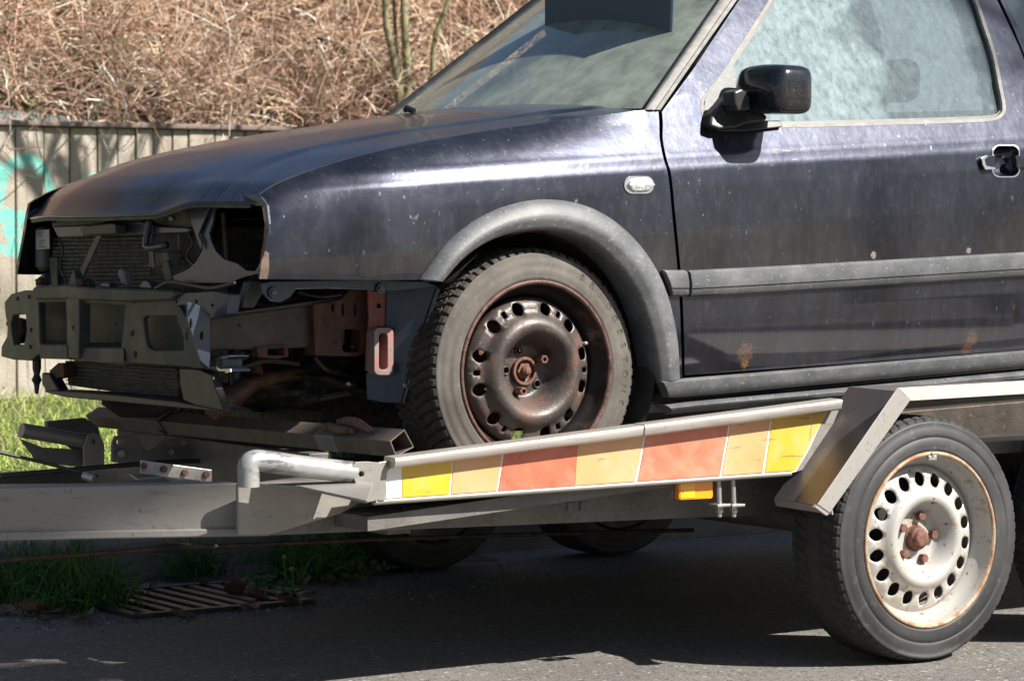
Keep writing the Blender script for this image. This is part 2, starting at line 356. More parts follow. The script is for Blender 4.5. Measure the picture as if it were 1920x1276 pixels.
M['tilewhite'] = mat('white_reflector', (.78, .76, .72), .4, 0, layers=[dict(s=40, lo=.6, hi=.75, c=(.5, .45, .4), amt=.6)])
def tile(n, c, c2): return mat(n, c, .42, 0, coat=.3, crough=.2, layers=[dict(s=9, d=5, lo=.35, hi=.7, c=c2, amt=.75), dict(s=3.2, d=5, lo=.42, hi=.62, c=(.70, .42, .26), amt=.45), dict(s=26, d=7, lo=.5, hi=.8, c=(.5, .42, .33), amt=.35), dict(s=1, d=4, lo=.66, hi=.69, c=(.14, .09, .06), amt=.6, st=(10, 10, 110)), dict(s=150, d=3, lo=.66, hi=.72, c=(.3, .2, .12), amt=.6)])
M['tyellow'] = tile('yellow_reflector', (.62, .37, .008), (.68, .43, .02)); M['torange'] = tile('orange_reflector', (.62, .30, .12), (.66, .37, .19)); M['tred'] = tile('red_reflector', (.52, .085, .045), (.60, .20, .11))
M['rubber'] = mat('black_cable', (.02, .02, .022), .5)
M['cablerust'] = mat('rusty_brake_rod', (.035, .022, .017), .7, .2, layers=[dict(s=60, lo=.45, hi=.65, c=(.09, .05, .035))], bump=[(100, .001)])
M['amber'] = mat('amber_lens', (.95, .30, .005), .22, 0, coat=.5); M['amber2'] = mat('amber_lens_light', (1.0, .44, .01), .22, 0, coat=.5)
M['zinc'] = mat('zinc_bolt', (.42, .41, .39), .4, .7, layers=[dict(s=90, lo=.5, hi=.7, c=(.22, .17, .13), amt=.6)])
M['mirror'] = mat('gloss_black_housing', (.010, .010, .014), .16, 0, coat=.6, crough=.08, layers=[dict(s=200, d=2, lo=.66, hi=.72, c=(.2, .19, .18), amt=.5)])
M['clearlens'] = mat('clear_indicator', (.62, .62, .62), .15, .3, coat=1, bump=[(160, .003)], layers=[dict(s=110, d=2, lo=.45, hi=.6, c=(.25, .25, .27), amt=.8)])
M['chrome'] = mat('worn_silver_edge', (.6, .6, .6), .25, .9)
M['interior'] = mat('dark_interior', (.035, .04, .045), .8, 0, layers=[dict(s=40, lo=.4, hi=.7, c=(.07, .075, .08))])
M['seatc'] = mat('grey_seat_cloth', (.10, .105, .11), .9, 0, layers=[dict(s=60, lo=.4, hi=.7, c=(.17, .175, .18))], bump=[(500, .001)])
M['label'] = mat('paper_label', (.42, .41, .38), .7); M['ink'] = mat('label_ink', (.03, .03, .03), .7)
M['cloth'] = mat('dirty_work_glove', (.19, .10, .085), .9, 0, layers=[dict(s=60, lo=.45, hi=.6, c=(.10, .05, .03))], bump=[(120, .004)])
M['debris'] = mat('crumpled_dry_debris', (.17, .10, .06), .9, 0, layers=[dict(s=50, lo=.45, hi=.6, c=(.08, .04, .022))], bump=[(120, .004)])
def glass(name, tint, dustc, lo, hi, amt, st, gl=1.0, streak=None, zone=None):
    m = bpy.data.materials.new(name); m.use_nodes = True; t = m.node_tree; N = t.nodes; L = t.links; N.remove(N['Principled BSDF'])
    out = N['Material Output']; tr = N.new('ShaderNodeBsdfTransparent'); tr.inputs[0].default_value = (*tint, 1)
    g = N.new('ShaderNodeBsdfGlossy'); g.inputs['Roughness'].default_value = .03; g.inputs['Color'].default_value = (.9, .95, 1, 1)
    fr = N.new('ShaderNodeFresnel'); fr.inputs[0].default_value = 1.55
    mm = N.new('ShaderNodeMath'); mm.operation = 'MULTIPLY'; L.new(fr.outputs[0], mm.inputs[0]); mm.inputs[1].default_value = gl; mm.use_clamp = True
    mx = N.new('ShaderNodeMixShader'); L.new(mm.outputs[0], mx.inputs[0]); L.new(tr.outputs[0], mx.inputs[1]); L.new(g.outputs[0], mx.inputs[2])
    di = N.new('ShaderNodeBsdfDiffuse'); di.inputs[0].default_value = (*dustc, 1)
    geo = N.new('ShaderNodeNewGeometry'); fac = None
    for (s, d, l, h, am, sst) in [(1, 6, lo, hi, amt, st)] + list(streak or []):
        mp = N.new('ShaderNodeMapping'); mp.inputs['Scale'].default_value = sst; L.new(geo.outputs['Position'], mp.inputs[0])
        n = N.new('ShaderNodeTexNoise'); n.inputs['Scale'].default_value = s; n.inputs['Detail'].default_value = d; n.inputs['Roughness'].default_value = .65; L.new(mp.outputs[0], n.inputs['Vector'])
        r = N.new('ShaderNodeMapRange'); r.inputs[1].default_value = l; r.inputs[2].default_value = h; r.inputs[3].default_value = 0; r.inputs[4].default_value = am; L.new(n.outputs[0], r.inputs[0])
        if fac is None:
            fac = r.outputs[0]
            if zone:   # the dust is thicker on one half of the pane
                sx = N.new('ShaderNodeSeparateXYZ'); L.new(geo.outputs['Position'], sx.inputs[0]); n2 = N.new('ShaderNodeTexNoise'); n2.inputs['Scale'].default_value = 5; n2.inputs['Detail'].default_value = 6; L.new(geo.outputs['Position'], n2.inputs['Vector'])
                a1 = N.new('ShaderNodeMath'); a1.operation = 'MULTIPLY_ADD'; L.new(n2.outputs[0], a1.inputs[0]); a1.inputs[1].default_value = .45; L.new(sx.outputs[0], a1.inputs[2])
                r2 = N.new('ShaderNodeMapRange'); r2.inputs[1].default_value = zone[0]; r2.inputs[2].default_value = zone[1]; r2.inputs[3].default_value = 1; r2.inputs[4].default_value = zone[2]; L.new(a1.outputs[0], r2.inputs[0])
                q = N.new('ShaderNodeMath'); q.operation = 'MULTIPLY'; L.new(fac, q.inputs[0]); L.new(r2.outputs[0], q.inputs[1]); fac = q.outputs[0]
        else:
            q = N.new('ShaderNodeMath'); q.operation = 'MAXIMUM'; L.new(fac, q.inputs[0]); L.new(r.outputs[0], q.inputs[1]); fac = q.outputs[0]
    ad = N.new('ShaderNodeMath'); ad.operation = 'ADD'; L.new(fac, ad.inputs[0]); ad.inputs[1].default_value = .06; ad.use_clamp = True
    m2 = N.new('ShaderNodeMixShader'); L.new(ad.outputs[0], m2.inputs[0]); L.new(mx.outputs[0], m2.inputs[1]); L.new(di.outputs[0], m2.inputs[2]); L.new(m2.outputs[0], out.inputs[0])
    return m
M['wind'] = glass('windscreen_glass', (.90, .96, .90), (.38, .43, .36), .12, .75, .55, (12, 12, 9), 1.9, [(1, 3, .62, .7, .25, (30, 60, 8))])
M['sidegl'] = glass('dusty_side_glass', (.50, .68, .76), (.30, .38, .395), .10, .64, .66, (46, 46, 26), 2.2, [(1, 8, .50, .68, .34, (90, 90, 70)), (1, 4, .6, .74, .3, (60, 60, 5))], zone=(.47, .54, .36))

# ---------------- ground, road, kerb ----------------
def smoothn(x): return x
def road_extra(m, N, L, src, noise, ramp, mth, mixc, mixr, get):
    v = N.new('ShaderNodeTexVoronoi'); v.inputs['Scale'].default_value = 130; L.new(src, v.inputs['Vector'])
    sx = N.new('ShaderNodeSeparateColor'); L.new(v.outputs['Color'], sx.inputs[0])
    mixc(ramp(sx.outputs[0], .62, .9, 0, .55), (.17, .155, .14)); mixc(ramp(sx.outputs[1], .8, .95, 0, .7), (.03, .03, .032)); mixc(ramp(sx.outputs[2], .975, .985, 0, .8), (.42, .38, .34))
    return get()
M['road'] = mat('worn_asphalt', (.14, .13, .12), .85, 0, layers=[dict(s=3, d=6, lo=.35, hi=.7, c=(.185, .172, .158), amt=.8), dict(s=60, d=4, lo=.5, hi=.7, c=(.24, .225, .20), amt=.5), dict(s=1.2, d=6, lo=.5, hi=.62, c=(.10, .095, .09), amt=.5)], extra=road_extra, bump=[(160, .004), (60, .003)])
M['soil'] = mat('gutter_soil', (.06, .048, .036), .95, 0, layers=[dict(s=40, d=6, lo=.45, hi=.65, c=(.11, .09, .07))], bump=[(60, .01)])
M['concrete'] = mat('kerb_concrete', (.20, .19, .175), .85, 0, layers=[dict(s=12, d=7, lo=.4, hi=.7, c=(.11, .11, .10), amt=.8), dict(s=130, lo=.58, hi=.7, c=(.28, .26, .24), amt=.6)], bump=[(120, .002)])
M['turf'] = mat('turf_soil', (.07, .085, .03), .95, 0, layers=[dict(s=12, d=6, lo=.4, hi=.7, c=(.10, .085, .05))], bump=[(50, .02)])
def grid_sheet(name, x0, x1, y0, y1, nx, ny, zf, mt, kind='structure'):
    X, Y = np.meshgrid(np.linspace(x0, x1, nx), np.linspace(y0, y1, ny), indexing='ij'); Zv = zf(X, Y)
    V = np.stack([X.ravel(), Y.ravel(), Zv.ravel()], 1); F = [(i * ny + j, (i + 1) * ny + j, (i + 1) * ny + j + 1, i * ny + j + 1) for i in range(nx - 1) for j in range(ny - 1)]
    return tag(mesh(name, V, F, mt, smooth=True), kind=kind)
GR = (-1.20, -.70, 1.745, 2.21)   # drain opening
rz = lambda x, y: -.004 * np.maximum(0, y - 1.2) ** 2 + 0 * x
_g = np.array([(a, b) for a in np.arange(-6, 6, .35) for b in np.arange(-3, 2.5, .3)] + [(a, b) for a in np.arange(-58, 59, 4.) for b in (-7, -5)])
P_, F_ = cdt([(-60, -9), (60, -9), (60, 2.52), (-60, 2.52)], [[(GR[0], GR[2]), (GR[1], GR[2]), (GR[1], GR[3]), (GR[0], GR[3])]], _g, .05)
road = tag(mesh('road', np.stack([P_[:, 0], P_[:, 1], rz(P_[:, 0], P_[:, 1])], 1), [tuple(f) for f in F_], M['road']), kind='structure')
tag(mesh('ground', [(-1500, -1500, -.5), (1500, -1500, -.5), (1500, 1500, -.5), (-1500, 1500, -.5)], [(0, 1, 2, 3)], M['turf']), kind='structure')
# far side of the road, behind the camera (it shows in the paint): pavement
pv = MB().box(-60, 60, -14, -9.0, -.05, .12).build('far_pavement', M['concrete']); tag(pv, kind='structure')
# kerb of single stones
kerb = empty('kerb', (-1.0, 2.6, 0)); tag(kerb, kind='structure')
x = -9.0; k0 = None
while x < 9:
    L_ = 1.0
    if k0 is None:
        mb = MB(); mb.hexa([(0, 2.56 - 2.6, .125), (0, 2.54 - 2.6, .10), (0, 2.53 - 2.6, -.06), (0, 2.66 - 2.6, -.06), (0, 2.66 - 2.6, .128)],
                           [(L_ - .012, 2.56 - 2.6, .125), (L_ - .012, 2.54 - 2.6, .10), (L_ - .012, 2.53 - 2.6, -.06), (L_ - .012, 2.66 - 2.6, -.06), (L_ - .012, 2.66 - 2.6, .128)])
        k0 = mb.build('kerb_stone', M['concrete'], kerb, local=True, bevel=.012); ko = k0
    else: ko = k0.copy(); COL.objects.link(ko)
    ko.location = (x + 1.0, random.uniform(-.006, .006), random.uniform(-.006, .004)); x += L_
verge = grid_sheet('grass_verge', -60, 60, 2.66, 6.7, 100, 40, lambda x, y: .10 + .19 * np.clip((y - 2.66) / 4, 0, 1) + .02 * np.sin(x * 3.1) * np.sin(y * 4), M['turf'])

# ---------------- board marked concrete wall ----------------
def graffiti(m, N, L, src, noise, ramp, mth, mixc, mixr, get):
    sx = N.new('ShaderNodeSeparateXYZ'); L.new(src, sx.inputs[0]); X, Zc = sx.outputs[0], sx.outputs[2]
    wob = mth('MULTIPLY', mth('SUBTRACT', noise(5, 4), .5), .16); wob2 = mth('MULTIPLY', mth('SUBTRACT', noise(60, 3), .5), .03)
    def ring(cx, cz, rx, rz, wd, zmin):
        a = mth('DIVIDE', mth('SUBTRACT', X, cx), rx); b_ = mth('DIVIDE', mth('SUBTRACT', Zc, cz), rz)
        d = mth('POWER', mth('ADD', mth('MULTIPLY', a, a), mth('MULTIPLY', b_, b_)), .5)
        d = mth('ABSOLUTE', mth('SUBTRACT', mth('ADD', d, mth('MULTIPLY', wob, .5)), 1.0), 0)
        f = ramp(mth('ADD', d, wob2), wd, wd * .55)
        return mth('MULTIPLY', f, ramp(mth('ADD', Zc, wob), zmin, zmin + .02))
    def seg(x0, z0, x1, z1, wd):
        dx, dz = x1 - x0, z1 - z0; L2 = dx * dx + dz * dz
        px, pz = mth('SUBTRACT', X, x0), mth('SUBTRACT', Zc, z0)
        tt = mth('DIVIDE', mth('ADD', mth('MULTIPLY', px, dx), mth('MULTIPLY', pz, dz)), L2)
        q = N.new('ShaderNodeClamp'); L.new(tt, q.inputs[0]); tt = q.outputs[0]
        ex, ez = mth('SUBTRACT', px, mth('MULTIPLY', tt, dx)), mth('SUBTRACT', pz, mth('MULTIPLY', tt, dz))
        d = mth('POWER', mth('ADD', mth('MULTIPLY', ex, ex), mth('MULTIPLY', ez, ez)), .5)
        return ramp(mth('ADD', mth('ADD', d, wob2), mth('MULTIPLY', wob, .3)), wd, wd * .6)
    def w2(px, py): p = PY(px, py, 6.6); return p[0], p[2]
    c = w2(48, 385); e = w2(100, 385); g = w2(48, 300)
    fs = [ring(c[0], c[1], abs(e[0] - c[0]), abs(g[1] - c[1]), .20, w2(0, 392)[1])]
    for a_, b_, wd in (((0, 320), (-30, 460), .05), ((10, 405), (62, 410), .045), ((20, 430), (38, 470), .05), ((5, 465), (60, 490), .03), ((165, 335), (240, 315), .022), ((100, 360), (95, 372), .03), ((-60, 420), (-20, 480), .06)):
        p, q = w2(*a_), w2(*b_); fs.append(seg(p[0], p[1], q[0], q[1], wd))
    f = fs[0]
    for h in fs[1:]: f = mth('MAXIMUM', f, h)
    f = mth('MULTIPLY', f, ramp(noise(30, 6), .32, .56, .30, .95))
    mixc(f, (.13, .50, .43)); return get()
M['wall'] = mat('board_marked_concrete', (.40, .36, .30), .9, 0, layers=[dict(s=1, d=7, lo=.38, hi=.7, c=(.24, .20, .155), amt=.85, st=(5, 5, 1.6)), dict(s=1, d=4, lo=.55, hi=.72, c=(.14, .12, .10), amt=.7, st=(60, 60, 3)),
    dict(s=30, d=3, lo=.66, hi=.70, c=(.05, .04, .035), amt=.9), dict(s=3, d=4, lo=.4, hi=.6, c=(.09, .085, .05), amt=.6, zr=(.9, .72))], extra=graffiti, bump=[(60, .004), (200, .001)])
wall = empty('concrete_retaining_wall', (1.0, 6.65, .2), 'board-marked concrete retaining wall with turquoise graffiti below the bramble bank', 'wall')
WT = .0066
x = -7.0; nb = 0; planks = []
while x < 12:
    wd = random.choice((.085, .10, .12, .13)) * random.uniform(.9, 1.1)
    d = random.uniform(0, .014); zt = 1.524 + WT * (x - .5)
    if -1.5 < x < 7.5 and nb < 290:
        planks.append(MB().hexa([(x + .004, 6.60 + d, .05), (x + .004, 6.60 + d, zt), (x + .004, 6.66, zt), (x + .004, 6.66, .05)], [(x + wd - .003, 6.60 + d, .05), (x + wd - .003, 6.60 + d, zt + WT * wd), (x + wd - .003, 6.66, zt + WT * wd), (x + wd - .003, 6.66, .05)]).build('board_panel', M['wall'], wall, bevel=.004)); nb += 1
    else:
        MB().hexa([(x + .004, 6.60 + d, .05), (x + .004, 6.60 + d, zt), (x + .004, 6.66, zt), (x + .004, 6.66, .05)], [(x + wd - .003, 6.60 + d, .05), (x + wd - .003, 6.60 + d, zt), (x + wd - .003, 6.66, zt), (x + wd - .003, 6.66, .05)]).build('board_panel', M['wall'], wall)
    x += wd
M['wallcore'] = mat('wall_core', (.13, .12, .105), .95, 0, bump=[(40, .006)])
MB().hexa([(-7, 6.63, 0), (-7, 6.63, 1.475), (-7, 6.9, 1.475), (-7, 6.9, 0)], [(12, 6.63, 0), (12, 6.63, 1.60), (12, 6.9, 1.60), (12, 6.9, 0)]).build('wall_core', M['wallcore'], wall)
MB().hexa([(-7, 6.575, 1.478), (-7, 6.575, 1.502), (-7, 6.93, 1.502), (-7, 6.93, 1.478)], [(12, 6.575, 1.602), (12, 6.575, 1.626), (12, 6.93, 1.626), (12, 6.93, 1.602)]).build('wall_cap', mat('wall_cap_concrete', (.17, .14, .125), .9, 0, layers=[dict(s=30, lo=.5, hi=.65, c=(.28, .14, .09), amt=.5)], bump=[(60, .004)]), wall, bevel=.006)

# ---------------- bank with brambles ----------------
def bankz(x, y): return 1.50 + WT * (x - .5) + (y - 6.9) * .72 + .10 * np.sin(x * 1.3 + y) + .07 * np.sin(x * 3.7) * np.cos(y * 2.9)
M['bank'] = mat('leaf_litter_bank', (.10, .060, .042), .95, 0, layers=[dict(s=14, d=7, lo=.42, hi=.62, c=(.06, .038, .026)), dict(s=50, d=5, lo=.5, hi=.62, c=(.24, .15, .10), amt=.8)], bump=[(30, .05), (90, .02)])
grid_sheet('bank', -30, 40, 6.9, 16, 160, 60, bankz, M['bank'], 'structure')
def attr_mat(name, rough=.8, trans=0):
    m = bpy.data.materials.new(name); m.use_nodes = True; N = m.node_tree.nodes; a = N.new('ShaderNodeAttribute'); a.attribute_name = 'col'
    b = N['Principled BSDF']; b.inputs['Roughness'].default_value = rough; b.inputs['Specular IOR Level'].default_value = .25
    m.node_tree.links.new(a.outputs['Color'], b.inputs['Base Color']); return m
def fast_mesh(name, V, F4, cols, m, kind='stuff', label=None):
    me = bpy.data.meshes.new(name); nv, nf = len(V), len(F4); k = F4.shape[1]
    me.vertices.add(nv); me.vertices.foreach_set('co', V.astype('f').ravel())
    me.loops.add(nf * k); me.loops.foreach_set('vertex_index', F4.astype('i').ravel())
    me.polygons.add(nf); me.polygons.foreach_set('loop_start', np.arange(0, nf * k, k, dtype='i')); me.polygons.foreach_set('loop_total', np.full(nf, k, dtype='i'))
    me.update(calc_edges=True)
    at = me.attributes.new('col', 'FLOAT_COLOR', 'POINT'); at.data.foreach_set('color', np.concatenate([cols, np.ones((nv, 1))], 1).astype('f').ravel())
    me.materials.append(m); o = bpy.data.objects.new(name, me); COL.objects.link(o); return tag(o, label, kind=kind) if kind else tag(o, label)
def strands(n, base, L, rad, up, col, seg=6, curl=.5, droop=.4):
    """n curved strands; arrays base(n,3) dirn up(n,3)"""
    P = np.zeros((n, seg + 1, 3)); P[:, 0] = base; d = up / np.linalg.norm(up, axis=1)[:, None]; cv = rng.normal(0, curl, (n, 3)); st = (L / seg)[:, None]
    for i in range(seg):
        P[:, i + 1] = P[:, i] + d * st; d = d + cv / seg + rng.normal(0, .12, (n, 3)); d[:, 2] -= droop / seg; d /= np.linalg.norm(d, axis=1)[:, None]
    V = np.zeros((n, seg + 1, 3, 3)); sh = rng.normal(0, 1, (n, 3)); 
    T = np.gradient(P, axis=1); T /= np.linalg.norm(T, axis=2)[..., None] + 1e-9
    a = np.cross(T, sh[:, None, :]); a /= np.linalg.norm(a, axis=2)[..., None] + 1e-9; b = np.cross(T, a)
    tp = np.linspace(1, .45, seg + 1)[None, :, None]
    for k in range(3):
        q = 2 * pi * k / 3; V[:, :, k] = P + (a * cos(q) + b * sin(q)) * rad[:, None, None] * tp
    V = V.reshape(-1, 3); idx = np.arange(n)[:, None, None] * (seg + 1) * 3 + np.arange(seg)[None, :, None] * 3
    kk = np.arange(3)[None, None, :]; k2 = (kk + 1) % 3
    F = np.stack([idx + kk, idx + k2, idx + 3 + k2, idx + 3 + kk], -1).reshape(-1, 4)
    return V, F, np.repeat(col, (seg + 1) * 3, axis=0), P
def palette(n, cols, wts, jit=.2):
    c = np.array(cols)[rng.choice(len(cols), n, p=np.array(wts) / sum(wts))]; return np.clip(c * (1 + rng.normal(0, jit, (n, 1))), .003, .9)
def bx_(n, x0, x1, y0, y1): 
    x = rng.uniform(x0, x1, n); y = rng.uniform(y0, y1, n); return np.stack([x, y, bankz(x, y)], 1)
n = 17000; b0 = np.concatenate([bx_(15000, -.6, 7.5, 6.72, 8.6), bx_(2000, -8, 16, 6.9, 12)]); b0[:, 2] += rng.uniform(-.05, .20, n)
up = np.stack([rng.normal(0, .8, n), rng.normal(-.25, .45, n), rng.normal(.25, .6, n)], 1)
V, F, C, _ = strands(n, b0, rng.uniform(.14, .75, n), rng.choice([.0017, .0026, .0036, .0055], n, p=[.34, .34, .22, .10]), up,
    palette(n, [(.60, .42, .29), (.45, .27, .18), (.72, .57, .42), (.50, .29, .23), (.85, .76, .62), (.20, .11, .07)], [5, 3, 4.5, 2, 2.2, 2.2]), curl=1.3, droop=.7)
fast_mesh('bramble_thicket', V, F, C, attr_mat('bramble_stems'), label='tangled dry brown brambles covering the bank above the wall')
# small leaves among the brambles
def leafcards(n, pos, size, cols, flat=1.0):
    d1 = rng.normal(0, 1, (n, 3)); d1 /= np.linalg.norm(d1, axis=1)[:, None]; d2 = np.cross(d1, rng.normal(0, 1, (n, 3))); d2 /= np.linalg.norm(d2, axis=1)[:, None]
    nrm = np.cross(d1, d2); s = size[:, None]
    V = np.stack([pos - d1 * s, pos - d2 * s * .55 + nrm * s * .2, pos + d1 * s, pos + d2 * s * .55 + nrm * s * .2], 1).reshape(-1, 3)
    return V, (np.arange(n)[:, None] * 4 + np.arange(4)[None, :]), np.repeat(cols, 4, axis=0)
n = 6500; pz = bx_(n, -.6, 7.5, 6.72, 8.4); pz[:, 2] += rng.uniform(0, .3, n)
V, F, C = leafcards(n, pz, rng.uniform(.008, .024, n), palette(n, [(.25, .13, .07), (.36, .22, .13), (.16, .08, .05)], [4, 3, 3]))
fast_mesh('dead_leaf_litter', V, F, C, attr_mat('dead_leaves'), label='small dead brown leaves caught among the brambles')
n = 900; cl = bx_(60, -.5, 7, 6.66, 7.5); pz = cl[rng.integers(0, 60, n)] + rng.normal(0, .045, (n, 3)); pz[:, 2] = np.maximum(pz[:, 2], bankz(pz[:, 0], pz[:, 1])) + rng.uniform(0, .10, n)
V, F, C = leafcards(n, pz, rng.uniform(.008, .02, n), palette(n, [(.22, .30, .05), (.30, .34, .08), (.12, .20, .03)], [3, 2, 2]))
fast_mesh('young_green_leaves', V, F, C, attr_mat('green_leaves'), label='fresh green leaves sprouting between the dry brambles')
M['bark'] = mat('greenish_bark', (.27, .25, .14), .85, 0, layers=[dict(s=40, lo=.45, hi=.65, c=(.10, .085, .05)), dict(s=16, lo=.5, hi=.65, c=(.22, .23, .09), amt=.6)], bump=[(60, .004)])
def sapling(pts, r0, r1, Y, label, zb=None):
    P = [PY(a, b, Y) for a, b in pts]; base = P[0].copy(); base[2] = float(bankz(base[0], base[1])) - .05; base[0] -= .01
    P = [base] + P; P.append(P[-1] + (P[-1] - P[-2]) * 1.5 + np.array([0, .05, .9])); P.append(P[-1] + np.array([.1, .05, 1.0]))
    t = empty('sapling', base, label, 'young tree', 'saplings growing on the bramble bank')
    mb = MB().tube(P, list(np.linspace(r0, r1, len(P))), 8); mb.build('trunk', M['bark'], t, smooth=True)
    br = MB()
    for k in range(7):
        i = random.randint(2, len(P) - 2); p = P[i] + (P[i + 1] - P[i]) * random.random() + np.array([0, 0, .5 + .2 * k]) * (1 if i > 2 else .2)
        d = np.array([random.uniform(-1, 1), random.uniform(-.6, .6), 1.1]); 
        br.tube([P[-2] + (P[-1] - P[-2]) * random.random(), P[-2] + (P[-1] - P[-2]) * .5 + d * .4, P[-1] + d * .5], [.008, .006, .002], 5)
    br.build('branch', M['bark'], t, smooth=True); tag(bpy.data.objects[t.name], None)
    return t
sapling([(748, 170), (738, 110), (724, 50), (722, 0)], .024, .012, 7.0, 'leftmost slim sapling with mossy bark rising above the car bonnet')
sapling([(766, 160), (760, 80), (757, 0)], .027, .013, 7.05, 'pale straight sapling just right of the leftmost one')
sapling([(744, 120), (741, 60), (738, 0)], .012, .007, 7.1, 'thinnest sapling standing between the two mossy trunks')
sapling([(812, 100), (818, 60), (842, 0)], .017, .010, 7.1, 'thin dark sapling leaning right beside the windscreen')

# ---------------- bare tree beside the wall (its shade falls on the wall), hidden behind the car ----------------
def bare_tree(x, y, h, seed, label, zb=.15, r0=.09, spread=1.0, leaf=None):
    rs = random.Random(seed); t = empty('street_tree', (x, y, zb), label, 'tree', None); mb = MB(); tips = []
    top = np.array([x + .2, y, zb + h * .45]); mb.tube([(x, y, zb - .1), (x + .05, y, zb + h * .2), top], [r0, r0 * .8, r0 * .6], 9); mb.build('trunk', M['bark'], t, smooth=True)
    br = MB()
    def grow(p, d, L, r, lv):
        q = p + d * L * .5 + np.array([rs.uniform(-.1, .1), rs.uniform(-.1, .1), .05]) * L; e = p + d * L
        br.tube([p, q, e], [r, r * .8, r * .5], 5, cap=False)
        if lv == 0: tips.append(e); return
        for _ in range(4 if lv > 1 else 3):
            nd = d + np.array([rs.uniform(-.9, .9) * spread, rs.uniform(-.9, .9) * spread, rs.uniform(-.2, .6)]); nd /= np.linalg.norm(nd)
            s = p + (e - p) * rs.uniform(.35, 1); grow(s, nd, L * rs.uniform(.5, .75), r * .5, lv - 1)
    for k in range(6):
        a = 2 * pi * k / 6 + rs.random(); grow(top - np.array([0, 0, h * .04 * k]), np.array([cos(a) * .7 * spread, sin(a) * .7 * spread, .75]), h * .3, r0 * .5, 3)
    br.build('branch', M['bark'], t)
    return t, tips
bare_tree(2.9, 4.7, 5.4, 3, 'bare tree on the verge behind the car, casting branch shade on the wall')
# leafy trees on top of the bank and across the road (they show as reflections in the paint)
leafm = attr_mat('leaf_green', .6)
def leafy(x, y, zb, h, cr_, seed, label, nm='leafy_tree', n=2600, cols=((.045, .085, .02), (.07, .12, .03), (.025, .05, .015))):
    rs = np.random.default_rng(seed); t = empty(nm, (x, y, zb), label, 'tree')
    mb = MB().tube([(x, y, zb - .2), (x + .1, y, zb + h * .4), (x, y + .1, zb + h * .8)], [h * .03, h * .022, h * .008], 8); mb.build('trunk', M['bark'], t, smooth=True)
    cc = np.array([x, y, zb + h * .62]) + rs.normal(0, 1, (16, 3)) * np.array([cr_ * .5, cr_ * .5, h * .17])
    global rng
    pos = cc[rs.integers(0, 16, n)] + rs.normal(0, 1, (n, 3)) * cr_ * .24
    V, F, C = leafcards(n, pos, rs.uniform(.07, .15, n), palette(n, cols, [3, 2, 2]))
    o = fast_mesh('crown', V, F, C, leafm, kind=None); o.parent = t; o.matrix_parent_inverse = t.matrix_world.inverted(); o.location = (-x, -y, -zb)
for i, (x, y, h) in enumerate([(-4.5, 14, 7), (-8, 12, 6.5), (-11.5, 13, 7), (-15, 14, 8)]):
    leafy(x, y, float(bankz(x, y)), h, 2.4, 40 + i, ['bushy tree at the top of the bank nearest to the car bonnet', 'lower bushy tree at the top of the bank, second from the bonnet', 'bushy tree at the top of the bank, third from the bonnet', 'tallest bushy tree, farthest left at the top of the bank'][i])
# unseen tree added beside the photographer, leaf spray shaped to shade the road
t_ = empty('added_shade_tree', (6.5, -6.6, 0), 'tall roadside tree on the photographer\'s side whose limb shades the drawbar', 'tree')
MB().tube([(6.5, -6.6, -.1), (6.45, -6.6, 3), (6.2, -6.5, 6), (6.0, -6.4, 9)], [.14, .12, .09, .04], 9).build('trunk', M['bark'], t_, smooth=True)
lb_ = MB(); lb_.tube([(6.1, -6.5, 8.2), (5.2, -6.3, 9.4), (4.2, -6.1, 9.3), (3.1, -6, 8.3), (2.75, -6, 7.66), (2.3, -6, 7.62)], [.05, .04, .025, .018, .012, .006], 7)
for k in range(10): p_ = np.array([2.2 + .08 * k, -6, 7.62]); lb_.tube([p_, p_ + np.array([random.uniform(-.15, .15), random.uniform(-.1, .1), random.uniform(-.04, .06)])], [.010, .004], 5)
lb_.build('branch', M['bark'], t_)
n = 6500; cc_ = np.array([(2.30, -6, 7.60), (2.42, -6, 7.62), (2.54, -6, 7.60), (2.66, -6, 7.62), (2.78, -6, 7.62), (2.9, -6, 7.64), (2.18, -6, 7.62), (5.9, -6.4, 9.2), (5.5, -6.2, 9.8)]); i_ = rng.integers(0, 9, n)
V, F, C = leafcards(n, cc_[i_] + rng.normal(0, 1, (n, 3)) * np.array([.07, .05, .05]) * (1 + (i_ > 6) * 2)[:, None], rng.uniform(.04, .075, n), palette(n, [(.06, .11, .03), (.09, .14, .04)], [1, 1]))
o = fast_mesh('crown', V, F, C, leafm, kind=None); o.parent = t_; o.location = (-6.5, 6.6, 0)
# hedge across the road behind the photographer
for i, x in enumerate((-12, -4, 4, 12, 20, 28)):
    leafy(x, -20, .1, 5.5, 2.8, 60 + i, 'dark shrub tree across the road behind the photographer, ' + ['farthest left', 'second from the left', 'third from the left', 'third from the right', 'second from the right', 'farthest right'][i], 'shrub_tree', 2200, ((.05, .07, .03), (.08, .075, .05), (.03, .04, .02)))

